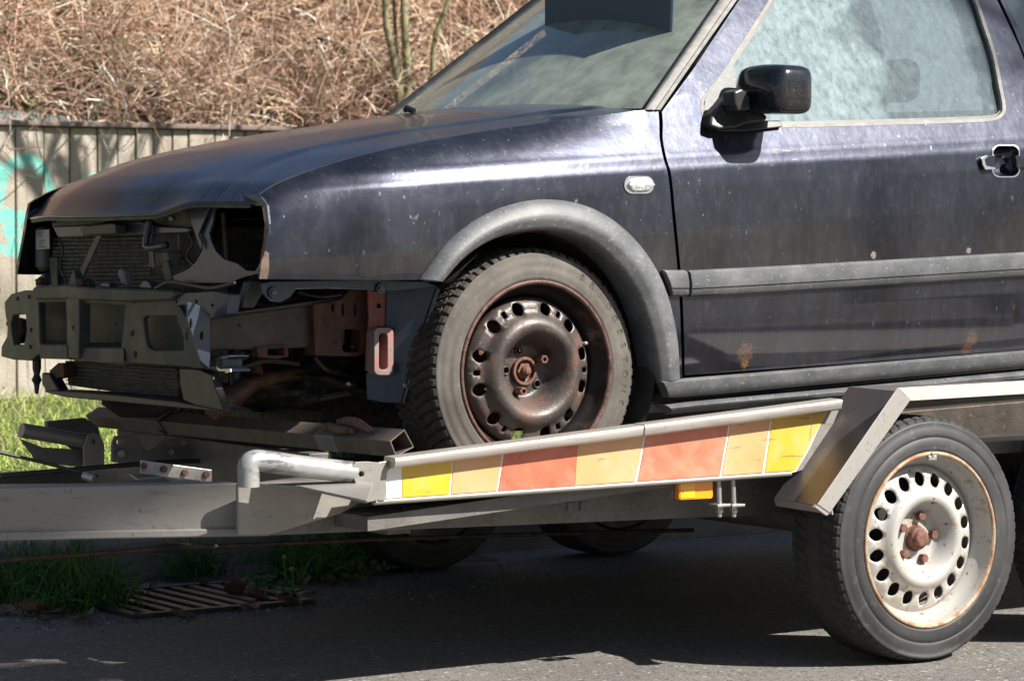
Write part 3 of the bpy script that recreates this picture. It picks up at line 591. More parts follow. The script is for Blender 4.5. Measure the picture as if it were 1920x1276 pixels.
# ---------------- grass ----------------
def grass(name, n, x0, x1, y0, y1, zf, L0, L1, r, cols, label, cl=None):
    x = rng.uniform(x0, x1, n); y = rng.uniform(y0, y1, n)
    if cl is not None:
        c = np.array(cl); i = rng.integers(0, len(c), n); x = c[i, 0] + rng.normal(0, 1, n) * c[i, 2]; y = c[i, 1] + rng.normal(0, 1, n) * c[i, 3]
    b = np.stack([x, y, zf(x, y)], 1); up = np.stack([rng.normal(0, .35, n), rng.normal(0, .35, n), np.ones(n)], 1)
    V, F, C, _ = strands(n, b, rng.uniform(L0, L1, n), rng.uniform(r * .6, r * 1.3, n), up, palette(n, cols, [1] * len(cols)), seg=4, curl=.7, droop=1.0)
    return fast_mesh(name, V, F, C, attr_mat(name + '_blades', .5), label=label)
vz = lambda x, y: .10 + .19 * np.clip((y - 2.66) / 4, 0, 1) + .02 * np.sin(x * 3.1) * np.sin(y * 4) - .005
grass('grass', 22000, -3.0, 3.5, 2.68, 6.55, vz, .03, .11, .0025, [(.28, .40, .07), (.36, .46, .10), (.12, .20, .03), (.36, .34, .14)], 'sunlit short grass on the verge at the foot of the wall')
c1 = [(PZ(a, b, 0)[0], PZ(a, b, 0)[1], .07, .05) for a, b in ((20, 1105), (60, 1095), (95, 1108), (130, 1110), (150, 1130), (0, 1125), (175, 1140))]
grass('weed_tuft', 900, 0, 1, 0, 1, lambda x, y: x * 0 - .005, .07, .20, .0022, [(.05, .14, .02), (.08, .20, .03), (.03, .09, .015)], 'long green grass tufts in the gutter left of the drain', c1)
c2 = [(PZ(a, b, 0)[0], PZ(a, b, 0)[1], .06, .05) for a, b in ((600, 1070), (640, 1062), (580, 1085), (560, 1060), (660, 1068))] + [(PZ(380, 1085, 0)[0], 2.42, .04, .02)]
grass('weed_tuft', 1000, 0, 1, 0, 1, lambda x, y: x * 0 - .005, .05, .17, .0024, [(.05, .14, .02), (.08, .19, .03), (.03, .09, .015)], 'long green grass clump in the gutter right of the dandelions', c2)
c3 = [(PZ(a, b, 0)[0], PZ(a, b, 0)[1], .05, .03) for a, b in ((170, 1135), (110, 1145), (650, 1085), (560, 1090), (500, 1110))]
n = 700; c = np.array(c3); i = rng.integers(0, len(c), n); pz = np.stack([c[i, 0] + rng.normal(0, .05, n), c[i, 1] + rng.normal(0, .04, n), rng.uniform(0, .05, n)], 1)
V, F, C = leafcards(n, pz, rng.uniform(.006, .015, n), palette(n, [(.05, .12, .03), (.08, .16, .03)], [1, 1])); fast_mesh('gutter_weeds', V, F, C, attr_mat('weed_leaves'), label='low leafy weeds in the gutter')

# ---------------- drain, leaves, dandelions, pebbles ----------------
M['iron'] = mat('rusty_dark_iron', (.045, .035, .036), .5, .4, layers=[dict(s=30, d=6, lo=.45, hi=.68, c=(.095, .055, .042), amt=.8)], bump=[(120, .0012)])
x0, x1, y0, y1 = GR
gr = empty('drain_grate', (x0, y0, 0), 'rusty iron storm drain grate in the gutter below the drawbar', 'drain')
for a in ((x0 - .02, x1 + .02, y0 - .025, y0 + .004), (x0 - .02, x1 + .02, y1 - .004, y1 + .025), (x0 - .025, x0 + .004, y0 - .02, y1 + .02), (x1 - .004, x1 + .025, y0 - .02, y1 + .02)):
    MB().box(*a, -.03, .012).build('frame_bar', M['iron'], gr, bevel=.003)
b0_ = None
for k in range(8):
    xx = x0 + .034 + k * .0575
    if b0_ is None: b0_ = MB().box(0, .029, 0, y1 - y0 - .012, -.025, .009).build('grate_bar', M['iron'], gr, local=True, bevel=.003); o = b0_
    else: o = b0_.copy(); COL.objects.link(o)
    o.location = (xx - x0, .006, random.uniform(-.001, .001))
MB().box(x0, x1, (y0 + y1) / 2 - .012, (y0 + y1) / 2 + .012, -.028, -.006).build('cross_bar', M['iron'], gr)
pit = MB(); pit.add([(x0, y0, -.004), (x1, y0, -.004), (x1, y1, -.01), (x0, y1, -.01), (x0, y0, -.3), (x1, y0, -.3), (x1, y1, -.3), (x0, y1, -.3)], [(0, 1, 5, 4), (1, 2, 6, 5), (2, 3, 7, 6), (3, 0, 4, 7), (4, 5, 6, 7)]).build('pit', M['soil'], gr)
# gutter soil heap along the kerb
def heap(x, y): return -.012 + .028 * np.clip((y - 2.28) / .25, 0, 1) + .010 * np.sin(x * 17) * np.sin(y * 23 + x * 5) - .004
grid_sheet('gutter_soil', -4, .35, 2.24, 2.528, 120, 10, heap, M['soil'])
n = 900; px_ = np.concatenate([rng.uniform(-2.2, .3, 500), rng.normal(-1.0, .35, 400)]); py_ = np.concatenate([rng.uniform(1.55, 2.5, 500), rng.normal(1.72, .05, 400)])
ins = (px_ > GR[0] - .03) & (px_ < GR[1] + .03) & (py_ > GR[2] - .03) & (py_ < GR[3] + .03); px_, py_ = px_[~ins], py_[~ins]; n = len(px_)
ico = np.array([(1, 0, 0), (-1, 0, 0), (0, 1, 0), (0, -1, 0), (0, 0, 1), (0, 0, -1)], float); tri = np.array([(0, 2, 4), (2, 1, 4), (1, 3, 4), (3, 0, 4), (2, 0, 5), (1, 2, 5), (3, 1, 5), (0, 3, 5)])
sz = rng.uniform(.0015, .0055, n); V = (ico[None] * rng.uniform(.6, 1.3, (n, 6, 1)) * sz[:, None, None] + np.stack([px_, py_, sz * .5 - .002], 1)[:, None]).reshape(-1, 3)
F = (np.arange(n)[:, None, None] * 6 + tri[None]).reshape(-1, 3)
fast_mesh('grit', V, F, np.repeat(palette(n, [(.35, .32, .29), (.12, .11, .10), (.22, .19, .16)], [2, 3, 3]), 6, axis=0), attr_mat('grit_stone', .9), label='loose grit and pebbles along the gutter')
M['leaf'] = mat('dry_leaf', (.16, .075, .04), .8, 0, coords='o', layers=[dict(s=40, lo=.45, hi=.65, c=(.26, .16, .10)), dict(s=90, lo=.55, hi=.65, c=(.07, .03, .02), amt=.7)], bump=[(160, .001)])
M['leaf2'] = mat('pale_dry_leaf', (.30, .21, .15), .8, 0, coords='o', layers=[dict(s=40, lo=.45, hi=.65, c=(.17, .10, .065))], bump=[(160, .001)])
def leafmesh(seed, L=.05, W=.03):
    rs = random.Random(seed); V = []; F = []; nx, ny = 9, 6
    cu, cw = rs.uniform(.3, 1.1), rs.uniform(.2, .9)
    for i in range(nx):
        t = i / (nx - 1); wdt = W * (sin(pi * t ** .8) ** .8) * (1 + .22 * sin(t * 19 + seed)) + .0015
        for j in range(ny):
            q = j / (ny - 1) * 2 - 1; V.append(((t - .5) * L * 2 * .5, q * wdt * .5 * 1.4, cw * abs(q) ** 1.4 * .016 + cu * (t - .5) ** 2 * .045 + .003 * sin(9 * t + 7 * q + seed)))
    for i in range(nx - 1):
        for j in range(ny - 1): F.append((i * ny + j, (i + 1) * ny + j, (i + 1) * ny + j + 1, i * ny + j + 1))
    return V, F
lv = [leafmesh(s_, .07, .045) for s_ in (1, 2, 3, 4)]
def gpx(a, b, z=0): return PZ(a, b, z)
leaf_spots = [(215, 1100, .02, 1.1, 'crumpled brown leaf standing against the far left corner of the drain grate'), (62, 1150, .004, 1.35, 'largest flat orange-brown leaf at the left edge of the gutter'),
    (105, 1152, .004, .9, 'brown leaf just right of the largest flat leaf'), (12, 1147, .004, 1.0, 'brown leaf at the far left end of the gutter'), (135, 1115, .03, 1.2, 'dull brown leaf leaning in the grass tuft left of the drain'),
    (158, 1163, .003, .9, 'pale crumpled leaf in front of the grass tuft'), (340, 1157, .004, .9, 'curled leaf lying on the road in front of the grate'), (440, 1102, .02, .9, 'brown leaf caught on the right end of the grate'),
    (476, 1120, .012, 1.2, 'big brown leaf standing beside the dandelion stems'), (470, 1145, .004, .8, 'pale leaf lying in front of the big one by the dandelions'), (540, 1132, .012, 1.15, 'folded dark brown leaf right of the dandelions'),
    (512, 1128, .004, .7, 'small brown leaf between the dandelions and the folded leaf'), (615, 1092, .004, .8, 'narrow brown leaf on the soil right of the dandelions'), (655, 1090, .004, .8, 'second narrow brown leaf farther right on the soil'),
    (572, 1098, .01, .9, 'pinkish brown leaf behind the folded leaf'), (385, 1088, .015, .7, 'small pale leaf behind the far bar of the grate'), (700, 1068, .01, .9, 'brown leaf beside the far wheel on the left'), (85, 1165, .003, .6, 'small brown leaf below the largest one')]
for i, (a, b, z, sc_, lab) in enumerate(leaf_spots):
    V, F = lv[i % 4]; p = gpx(a, b, z)
    o = mesh('dry_leaf', np.array(V) * sc_, F, M['leaf2'] if i in (5, 9, 15) else M['leaf'], smooth=True, local=True, loc=(p[0], p[1], z + .003)); tag(o, lab, 'leaf', 'dry leaves in the gutter')
    o.rotation_euler = (random.uniform(-.5, .5) * (z > .008) * 2 + random.uniform(-.2, .2), random.uniform(-.3, .3), random.uniform(0, 6.28))
M['green'] = mat('plant_green', (.07, .17, .035), .55, 0, layers=[dict(s=60, lo=.4, hi=.7, c=(.04, .10, .02))]); M['yellow'] = mat('dandelion_yellow', (.85, .58, .01), .7, 0)
def dandelion(px_y, h, lab, sc_=1.0, side=False):
    b = gpx(*px_y); t = empty('dandelion', (b[0], b[1], 0), lab, 'flower', 'dandelions beside the drain')
    top = np.array([b[0] + .005, b[1], h]); MB().tube([(b[0], b[1], 0), (b[0] + .01, b[1], h * .5), top], .0022, 6).build('stem', M['green'], t, smooth=True)
    mb = MB()
    for k in range(44):
        a = random.uniform(0, 2 * pi); r = random.uniform(.1, 1) * .015 * sc_; c = np.array([cos(a), sin(a), .0]); z0 = .006 * (1 - (r / .015) ** 2)
        q = top + np.array([0, 0, .002]); e = q + c * r + np.array([0, 0, z0 + .004]); s_ = np.cross(c, (0, 0, 1)) * .0016
        mb.add([q, q + (e - q) * .6 + s_, e, q + (e - q) * .6 - s_], [(0, 1, 2, 3)])
    mb.build('flower_head', M['yellow'], t); mb = MB(); mb.tube([top - np.array([0, 0, .008]), top, top + np.array([0, 0, .004])], [.002, .005, .004], 8).build('calyx', M['green'], t)
    for k in range(7):
        a = 2 * pi * k / 7 + random.random(); L_ = random.uniform(.05, .09); mb = MB(); V = []; 
        for i in range(7):
            tt = i / 6; wd = .009 * sin(pi * min(1, tt + .1)) * (1 + .5 * (i % 2)); c = np.array([cos(a), sin(a), 0]); s_ = np.array([-sin(a), cos(a), 0]); p = np.array([b[0], b[1], .004]) + c * tt * L_ + np.array([0, 0, .06 * tt - .05 * tt * tt])
            V += [p - s_ * wd, p + s_ * wd]
        mb.add(V, [(2 * i, 2 * i + 1, 2 * i + 3, 2 * i + 2) for i in range(6)]).build('leaf', M['green'], t)
p = gpx(528, 1120); dandelion((530, 1118), .105, 'yellow dandelion seen half open, taller of the two beside the drain', .6)
dandelion((545, 1122), .078, 'open yellow dandelion flower, lower of the two beside the drain', 1.3)

# ---------------- wheels ----------------
def lathe(name, prof, seg, mt, parent, flip=False, fn=None, smooth=True, auto=None):
    """profile (r, y) about the Y axis, in the parent's local frame"""
    V = []; n = len(prof)
    for s_ in range(seg):
        a = 2 * pi * s_ / seg
        for j, (r, y) in enumerate(prof):
            if fn: r, y = fn(a, j, r, y)
            V.append((r * cos(a), y, r * sin(a)))
    F = [(s_ * n + j, s_ * n + j + 1, ((s_ + 1) % seg) * n + j + 1, ((s_ + 1) % seg) * n + j) for s_ in range(seg) for j in range(n - 1)]
    return mesh(name, V, F, mt, parent, smooth=smooth, local=True, auto=auto)
def flatbottom(z0):
    def f(V):
        return V
    return f
def make_tyre(parent, R, RB, W, kind, m_side, m_tread, flat=None):
    seg = 480 if kind == 'winter' else 360
    sh = R - .010
    side = [(RB - .004, .022), (RB + .001, .010), (RB + .006, .004), (RB + .012, .003), (RB + .016, .0045), (RB + (sh - RB) * .40, .0005), (RB + (sh - RB) * .42, .002), (RB + (sh - RB) * .62, .0015), (RB + (sh - RB) * .80, .004), (sh - .006, .0085), (sh - .003, .0075), (sh, .0105)]
    inner = [(r, W - y) for r, y in side[::-1]]
    tr = [(sh, .0105), (R - .004, .0145), (R - .0015, .020)]
    ys = np.linspace(.024, W - .024, 26); tr += [(R + .003 * (1 - ((y - W / 2) / (W / 2)) ** 2) - .0005, y) for y in ys]
    tr += [(R - .0015, W - .020), (R - .004, W - .0145), (sh, W - .0105)]
    def fside(a, j, r, y):
        if flat:
            z = r * sin(a)
            if z < -flat:
                k = (-z - flat); return (r * 1.0, y - k * .5 * (y < W / 2) * min(1, (r - RB) / .04))
        return r, y
    if kind != 'winter': side[7:7] = [(RB + (sh - RB) * .50, .0012), (RB + (sh - RB) * .505, .0022), (RB + (sh - RB) * .515, .0012)]
    lathe('tyre_sidewall', side, 160, m_side, parent, fn=fside); lathe('tyre_sidewall', inner, 64, m_side, parent)
    NL = 72 if kind == 'winter' else 66
    def ft(a, j, r, y):
        d = 0; q = abs(y - W / 2) / (W / 2); sgn = 1 if y > W / 2 else -1
        if kind == 'winter':
            ph = (a * NL / (2 * pi) + (q * 1.6 if q < .72 else 1.15 + (q - .72) * .3) + .25 * sgn) % 1
            if ph < .27: d = .0075
            elif q < .75 and (ph * 3 % 1) < .25: d = .002
            if abs(q - .70) < .045 or abs(q - .22) < .04: d = .0075
            if q > .90 and d: d = .011
        else:
            ph = (a * NL / (2 * pi) + q * 1.2 * sgn) % 1
            if ph < .18 and (q > .30): d = .004
            if abs(q - .70) < .04 or abs(q - .26) < .04: d = .006
        rr = r - d
        return rr, y
    o = lathe('tyre_tread', tr, seg, m_tread, parent, fn=ft, smooth=False)
    return o
def disc_mesh(name, R0, R1, hfn, holes, mt, parent, th=.003, step=.007):
    outer = [(R1 * cos(2 * pi * k / 96), R1 * sin(2 * pi * k / 96)) for k in range(96)]
    G = []; r = R0 + step
    while r < R1 - step * .5:
        n = max(24, int(2 * pi * r / (step * 1.5))); G += [(r * cos(2 * pi * (k + (int(r / step) % 2) * .5) / n), r * sin(2 * pi * (k + (int(r / step) % 2) * .5) / n)) for k in range(n)]; r += step
    P, F = cdt(outer, [[(R0 * cos(2 * pi * k / 32), R0 * sin(2 * pi * k / 32)) for k in range(32)]] + holes, np.array(G), step * .35)
    rr = np.hypot(P[:, 0], P[:, 1]); y = np.array([hfn(a) for a in rr])
    V = np.stack([P[:, 0], y, P[:, 1]], 1)
    # rolled hole rims: pull hole edges inward
    o = mesh(name, V, [tuple(f) for f in F], mt, parent, smooth=True, local=True)
    s_ = o.modifiers.new('thickness', 'SOLIDIFY'); s_.thickness = th; s_.offset = 0
    return o
def prof_fn(pts):
    xs = np.array([p[0] for p in pts]); ys = np.array([p[1] for p in pts])
    ux = np.linspace(xs[0], xs[-1], 240); uy = np.interp(ux, xs, ys)
    k = np.hanning(13); k /= k.sum(); uy = np.convolve(np.pad(uy, 6, mode='edge'), k, mode='valid')
    return lambda r: float(np.interp(r, ux, uy))
def hexbolt(name, x, z, y, r, h, mt, parent, hole=False, n=6):
    V = [(x + r * cos(2 * pi * k / n), y, z + r * sin(2 * pi * k / n)) for k in range(n)] + [(x + r * cos(2 * pi * k / n), y - h, z + r * sin(2 * pi * k / n)) for k in range(n)]
    F = [(k, (k + 1) % n, n + (k + 1) % n, n + k) for k in range(n)]
    if hole:
        V += [(x + r * .5 * cos(2 * pi * k / n), y - h, z + r * .5 * sin(2 * pi * k / n)) for k in range(n)] + [(x + r * .5 * cos(2 * pi * k / n), y - h * .5, z + r * .5 * sin(2 * pi * k / n)) for k in range(n)]
        F += [(n + k, n + (k + 1) % n, 2 * n + (k + 1) % n, 2 * n + k) for k in range(n)] + [(2 * n + k, 2 * n + (k + 1) % n, 3 * n + (k + 1) % n, 3 * n + k) for k in range(n)] + [tuple(range(3 * n, 4 * n))]
    else: F += [tuple(range(n, 2 * n))]
    return mesh(name, V, F, mt, parent, local=True, bevel=.0012)
def ringm(name, r0, r1, y, h, mt, parent, x=0, z=0, seg=24):
    mb = MB(); V = []; n = 4
    for k in range(seg):
        a = 2 * pi * k / seg
        for r, yy in ((r0, y), (r0, y - h), (r1, y - h), (r1, y)): V.append((x + r * cos(a), yy, z + r * sin(a)))
    F = [(k * 4 + j, k * 4 + (j + 1) % 4, ((k + 1) % seg) * 4 + (j + 1) % 4, ((k + 1) % seg) * 4 + j) for k in range(seg) for j in range(4)]
    return mesh(name, V, F, mt, parent, local=True, bevel=.001, auto=30)
def barrel(parent, RB, W, m_lip, m_in, dy):
    lip = [(RB + .003, .010), (RB + .004, .004), (RB + .001, .0005), (RB - .004, .0015), (RB - .007, .006)]
    inn = [(RB - .007, .006), (RB - .010, .016), (RB - .011, .026), (RB - .020, .038), (RB - .026, .048), (RB - .030, .055), (RB - .033, dy + .01), (RB - .033, W * .6), (RB - .014, W - .03), (RB - .006, W - .006)]
    lathe('wheel_flange', lip, 96, m_lip, parent); lathe('wheel_barrel', inn, 96, m_in, parent)
def trailer_wheel(loc, parent, mirror=False, flat=True):
    t = empty('wheel', loc, parent=parent)
    if mirror: t.rotation_euler = (0, 0, pi)
    make_tyre(t, .2875, .204, .185, 'summer', M['tyre2'], M['tread2'], flat=.255)
    barrel(t, .204, .185, M['rimlip'], M['rimwhite'], .06)
    h = prof_fn([(.020, .062), (.058, .062), (.066, .057), (.074, .040), (.090, .022), (.100, .016), (.112, .020), (.122, .033), (.134, .038), (.152, .040), (.160, .046), (.176, .058)])
    holes = []
    for k in range(18):
        a = 2 * pi * (k + .5) / 18 + .05; holes.append(ell(.1415 * cos(a), .1415 * sin(a), .0175, .0150, 14, a))
    holes.append(ell(.048 * cos(-1.9), .048 * sin(-1.9), .003, .003, 6))
    disc_mesh('wheel_disc', .020, .174, h, holes, M['rimwhite'], t)
    for k in range(5):
        a = radians(78 + 72 * k); hexbolt('wheel_bolt', .052 * cos(a), .053 * sin(a), .059, .0110, .014, M['boltrust'], t)
    lathe('hub_cap', [(.027, .065), (.027, .045), (.0255, .042), (.022, .041), (.021, .035), (.019, .032), (.012, .031), (0.0005, .031)], 28, M['boltrust'], t)
    ringm('hub_ring', .027, .032, .061, .004, M['boltrust'], t)
    lathe('brake_drum', [(.001, .112), (.165, .112), (.165, .18)], 40, M['void'], t)
    mb = MB().tube([(-.118, .064, -.117), (-.128, .046, -.126), (-.130, .030, -.128)], .0042, 8).build('valve', M['rubber'], t, local=True, smooth=True)
    mb = MB().box(-.013, .013, -.001, .006, .187, .199).build('balance_weight', M['zinc'], t, local=True, bevel=.002)
    MB().box(-.004, .004, -.003, .004, .197, .206).build('weight_clip', M['zinc'], t, local=True, bevel=.001)
    return t

# ---------------- trailer ----------------
tr = empty('car_trailer', (-.3, 1.15, 0), 'galvanised twin-axle car trailer with a striped yellow, orange and red reflective side', 'trailer')
def prism(name, px, S, th, mt, parent, bevel=.0015, holes=()):
    """extruded side plate: S is Y value or callable Y(x,z); thickness grows away from the viewer"""
    f = S if callable(S) else (lambda x, z: S)
    def tr_(L): return [(lambda p: (p[0], p[2]))(on(f, a, b)) for a, b in L]
    P, F = cdt(tr_(px), [tr_(h) for h in holes]); n = len(P)
    Y = np.array([f(q[0], q[1]) for q in P]); V = np.zeros((2 * n, 3)); V[:n] = np.stack([P[:, 0], Y, P[:, 1]], 1); V[n:] = V[:n]; V[n:, 1] += th
    F = [tuple(q) for q in F]; FF = F + [tuple(i + n for i in q[::-1]) for q in F] + [(b, a, a + n, b + n) for a, b in boundary(F)]
    o = mesh(name, V, FF, mt, parent); bm = bmesh.new(); bm.from_mesh(o.data); bmesh.ops.recalc_face_normals(bm, faces=bm.faces)
    bmesh.ops.dissolve_limit(bm, angle_limit=.01, verts=bm.verts, edges=bm.edges); bm.to_mesh(o.data); bm.free()
    if bevel:
        b = o.modifiers.new('bevel', 'BEVEL'); b.width = bevel; b.segments = 2; b.limit_method = 'ANGLE'; b.angle_limit = radians(30)
    return o
def cyl_y(name, px, Y, r, h, mt, parent, n=14, bev=.001):
    p = PY(px[0], px[1], Y); V = [(p[0] + r * cos(2 * pi * k / n), Y + d, p[2] + r * sin(2 * pi * k / n)) for d in (0, -h) for k in range(n)]
    return mesh(name, V, [(k, (k + 1) % n, n + (k + 1) % n, n + k) for k in range(n)] + [tuple(range(n, 2 * n)), tuple(range(n))[::-1]], mt, parent, bevel=bev)
def cr3(L, n=5):
    P = [np.array(p, float) for p in L]; out = []
    for i in range(len(P) - 1):
        a, b, c, d = P[max(i - 1, 0)], P[i], P[i + 1], P[min(i + 2, len(P) - 1)]
        for k in range(n):
            t = k / n; out.append(tuple(.5 * (2 * b + (c - a) * t + (2 * a - 5 * b + 4 * c - d) * t * t + (3 * b - a - 3 * c + d) * t ** 3)))
    return out + [tuple(P[-1])]
def ptube(name, L, r, mt, parent, n=10, smooth=True):
    return MB().tube([PY(a, b, Y) for a, b, Y in L], r, n).build(name, mt, parent, auto=40)
arm = lambda x, z: .30 - .42 * (x + 1.594)
M['arm'].name = 'rusty_arm'
prism('drawbar_arm', [(-60, 916), (0, 915), (448, 905), (448, 1002), (0, 1010), (-60, 1011)], lambda x, z: arm(x, z) + .001, .06, M['galvarm'], tr, .003)
prism('drawbar_flange', [(-60, 998), (450, 990), (508, 992), (508, 1004), (0, 1013), (-60, 1014)], lambda x, z: arm(x, z) - .008, .07, M['galvarm'], tr, .003)
prism('gusset', [(446, 906), (500, 903), (560, 908), (688, 938), (640, 962), (510, 1001), (447, 1003)], .284, .012, M['galv'], tr, .003)
def flat_z(name, pts, zv, th, mt, parent, bevel=.0015):
    P = [PZ(a, b, zv) for a, b in pts]; lo_ = [q - np.array([0, 0, th]) for q in P]
    o = MB().hexa(P, lo_).build(name, mt, parent); bm = bmesh.new(); bm.from_mesh(o.data); bmesh.ops.recalc_face_normals(bm, faces=bm.faces); bm.to_mesh(o.data); bm.free()
    b = o.modifiers.new('bevel', 'BEVEL'); b.width = bevel; b.segments = 2; return o
zt = float(PY(448, 905, .3)[2])
flat_z('gusset_top', [(470, 905), (560, 893), (700, 905), (688, 938), (560, 910)], zt, .006, M['galv'], tr)
prism('main_beam', [(500, 950), (690, 930), (1465, 876), (1500, 876), (1500, 962), (1130, 977), (700, 996), (508, 1003)], .335, .06, M['galvdark'], tr, .003)
prism('main_beam', [(1470, 790), (2350, 715), (2350, 930), (1500, 960)], .345, .06, M['rail'], tr, .003)
prism('far_beam', [(620, 930), (1500, 880), (1500, 938), (620, 985)], 1.95, .06, M['galvdark'], tr, .003)
farm = lambda x, z: 1.95 + .42 * (x + 1.5)
prism('drawbar_arm', [(-60, 890), (0, 888), (300, 868), (300, 900), (0, 925), (-60, 930)], farm, .05, M['galvdark'], tr, .003)
flat_z('hitch_plate', [(-60, 908), (170, 905), (310, 895), (330, 908), (0, 915), (-60, 918)], .462, .004, M['galvdark'], tr)
prism('bolted_bracket', [(264, 862), (398, 880), (398, 905), (264, 888)], .80, .005, M['zinc'], tr, .002)
flat_z('bracket_foot', [(242, 886), (375, 900), (372, 913), (310, 912), (262, 900)], float(PY(300, 892, .80)[2]), .006, M['galv'], tr)
for k, (a, b) in enumerate(((268, 873), (306, 879), (345, 885), (385, 889))): cyl_y('bracket_bolt', (a, b), .80, .0078, .008, M['boltrust'], tr, 8)
# side panel, rail, reflectors
SP = .17
prism('side_panel', [(700, 866), (742, 868), (1575, 764), (1560, 800), (1520, 876), (1480, 888), (712, 940), (700, 935)], SP, .004, M['galv'], tr, .001)
ptube('panel_lip', [(700, 941, SP + .002), (1482, 887, SP + .002)], .0065, M['galv'], tr)
def rail(px0, px1, nm):
    a0, a1 = np.array(PY(*px0[0], .135)), np.array(PY(*px0[1], .135)); b0, b1 = np.array(PY(*px1[0], .135)), np.array(PY(*px1[1], .135))
    sec = []
    def S_(t0, t1):
        up_ = t0 - t1; h = up_[2]
        return [t1 + np.array([0, .004, 0]), t1 + np.array([0, 0, .004]), t0 - np.array([0, 0, .005]), t0 + np.array([0, .0015, -.0015]), t0 + np.array([0, .005, 0]), t0 + np.array([0, .045, .001]), t0 + np.array([0, .047, -.002]), t0 + np.array([0, .047, -h])]
    o = MB().hexa(S_(b0, b1), S_(a0, a1)).build(nm, M['railtop'], tr, auto=50); bm = bmesh.new(); bm.from_mesh(o.data); bmesh.ops.recalc_face_normals(bm, faces=bm.faces); bm.to_mesh(o.data); bm.free()
rail([(742, 858), (740, 878)], [(1207, 797), (1206, 818)], 'top_rail'); rail([(1210, 796), (1209, 818)], [(1580, 748), (1578, 768)], 'top_rail')
tl = [('reflector_tile', 'tilewhite', 724, 753, 724, 753), ('reflector_tile', 'tyellow', 755, 849, 755, 842), ('reflector_tile', 'torange', 852, 943, 846, 931), ('reflector_tile', 'tred', 947, 1083, 935, 1078),
      ('reflector_tile', 'torange', 1083.5, 1209, 1078.5, 1191), ('reflector_tile', 'tred', 1213, 1367, 1196, 1350), ('reflector_tile', 'torange', 1371, 1445, 1354, 1430), ('reflector_tile', 'tyellow', 1449, 1521, 1435, 1516), ('reflector_tile', 'tyellow', 1524, 1553, 1518, 1545)]
topy = lambda x: np.interp(x, [720, 1560], [877, 773]); boty = lambda x: np.interp(x, [720, 1490, 1560], [934, 881, 800])
for nm, m_, a, b, c, d in tl:
    if c > 1500: pts = [(a, topy(a) - 4), (b, topy(b) - 4), (b, topy(b) + 3), (d - 12, 840), (c, 862)] if c < 1517 else [(a, topy(a) - 4), (b, topy(b) - 4), (c, 830)]
    elif d > 1500: pts = [(a, topy(a) - 4), (b, topy(b) - 4), (1517, 836), (1492, boty(1490)), (c, boty(c))]
    else: pts = [(a, topy(a) - 4), (b, topy(b) - 4), (d, boty(d)), (c, boty(c))]
    o = prism(nm, pts, SP - .0025, .0025, M[m_], tr, 0)
prism('reflector_backing', [(722, topy(722)), (1548, topy(1548)), (1518, 840), (1492, 884), (722, 937)], SP - .0008, .001, M['tilewhite'], tr, 0)
V = [PY(712, 940, SP + .006), PY(1482, 888, SP + .006)]; V = [V[0], V[1], V[1] + np.array([0, .25, 0]), V[0] + np.array([0, .25, 0])]
MB().hexa([v + np.array([0, 0, .006]) for v in V], [v + np.array([0, 0, .001]) for v in V]).build('sun_block_plate', M['galvdark'], tr)  # plate added to keep the sun off the main beam
# end bracket and front handle
prism('end_plate', [(662, 872), (667, 866), (690, 865), (712, 867), (712, 936), (690, 941), (668, 908), (664, 895)], .158, .012, M['galv'], tr, .002, holes=[ell(678, 888, 5.2, 5.8, 12)])
prism('end_plate', [(710, 866), (735, 862), (741, 870), (726, 884), (722, 938), (710, 939)], .163, .008, M['galv'], tr, .002)
M['galvpaint'] = mat('flaking_grey_paint_tube', (.27, .285, .29), .45, .3, layers=[dict(s=1, d=7, lo=.55, hi=.60, c=(.10, .10, .105), amt=.9, st=(22, 22, 60)), dict(s=20, d=6, lo=.45, hi=.7, c=(.38, .365, .34), amt=.7)], bump=[(80, .0006)])
hp = cr([(662, 885, .178), (560, 873, .178), (495, 864, .178), (474, 864, .178), (466, 874, .178), (466, 890, .178), (466, 912, .178)], 5)
MB().tube([PY(a, b, Y) for a, b, Y in hp], .0225, 16).build('handle_tube', M['galvpaint'], tr, auto=50)
# fixings below the panel
for a in (1347, 1374):
    ptube('u_bolt', [(a, 894, .19), (a + 2, 955, .19)], .0062, M['zinc'], tr); p = PY(a + 1, 946, .19)
    MB().box(p[0] - .019, p[0] + .019, .17, .21, p[2] - .003, p[2] + .003).build('clamp_plate', M['zinc'], tr, bevel=.001)
    q = PY(a + 2, 953, .19); MB().tube([(q[0], .19, q[2] + .006), (q[0], .19, q[2] - .008)], .010, 6).build('nut', M['zinc'], tr)
    MB().tube([(q[0], .19, q[2] - .006), (q[0], .19, q[2] - .019)], .0055, 8).build('bolt_end', M['zinc'], tr)
for a in (1068, 1092):
    ptube('u_bolt', [(a, 912, .26), (a, 945, .26)], .0055, M['galvdark'], tr); q = PY(a, 948, .26); MB().tube([(q[0], .26, q[2] + .008), (q[0], .26, q[2] - .010)], .009, 6).build('nut', M['galvdark'], tr)
prism('clamp_plate', [(1056, 934), (1104, 930), (1104, 936), (1056, 940)], .245, .03, M['galvdark'], tr)
ml = prism('marker_lamp', [(1273, 905), (1276, 902), (1334, 900), (1337, 903), (1337, 931), (1334, 934), (1276, 937), (1273, 934)], .190, .016, M['amber'], tr, .002)
prism('lens_panel', [(1276, 906), (1303, 904.5), (1303, 932.5), (1276, 934)], .1885, .003, M['amber2'], tr, .0005)
cyl_y('lens_screw', (1281, 921), .1883, .0022, .001, M['zinc'], tr, 8, 0); cyl_y('lens_screw', (1327, 918), .1895, .0018, .001, M['zinc'], tr, 8, 0)
prism('lamp_bracket', [(1256, 932), (1262, 905), (1276, 902), (1276, 934)], .205, .003, M['galvdark'], tr)
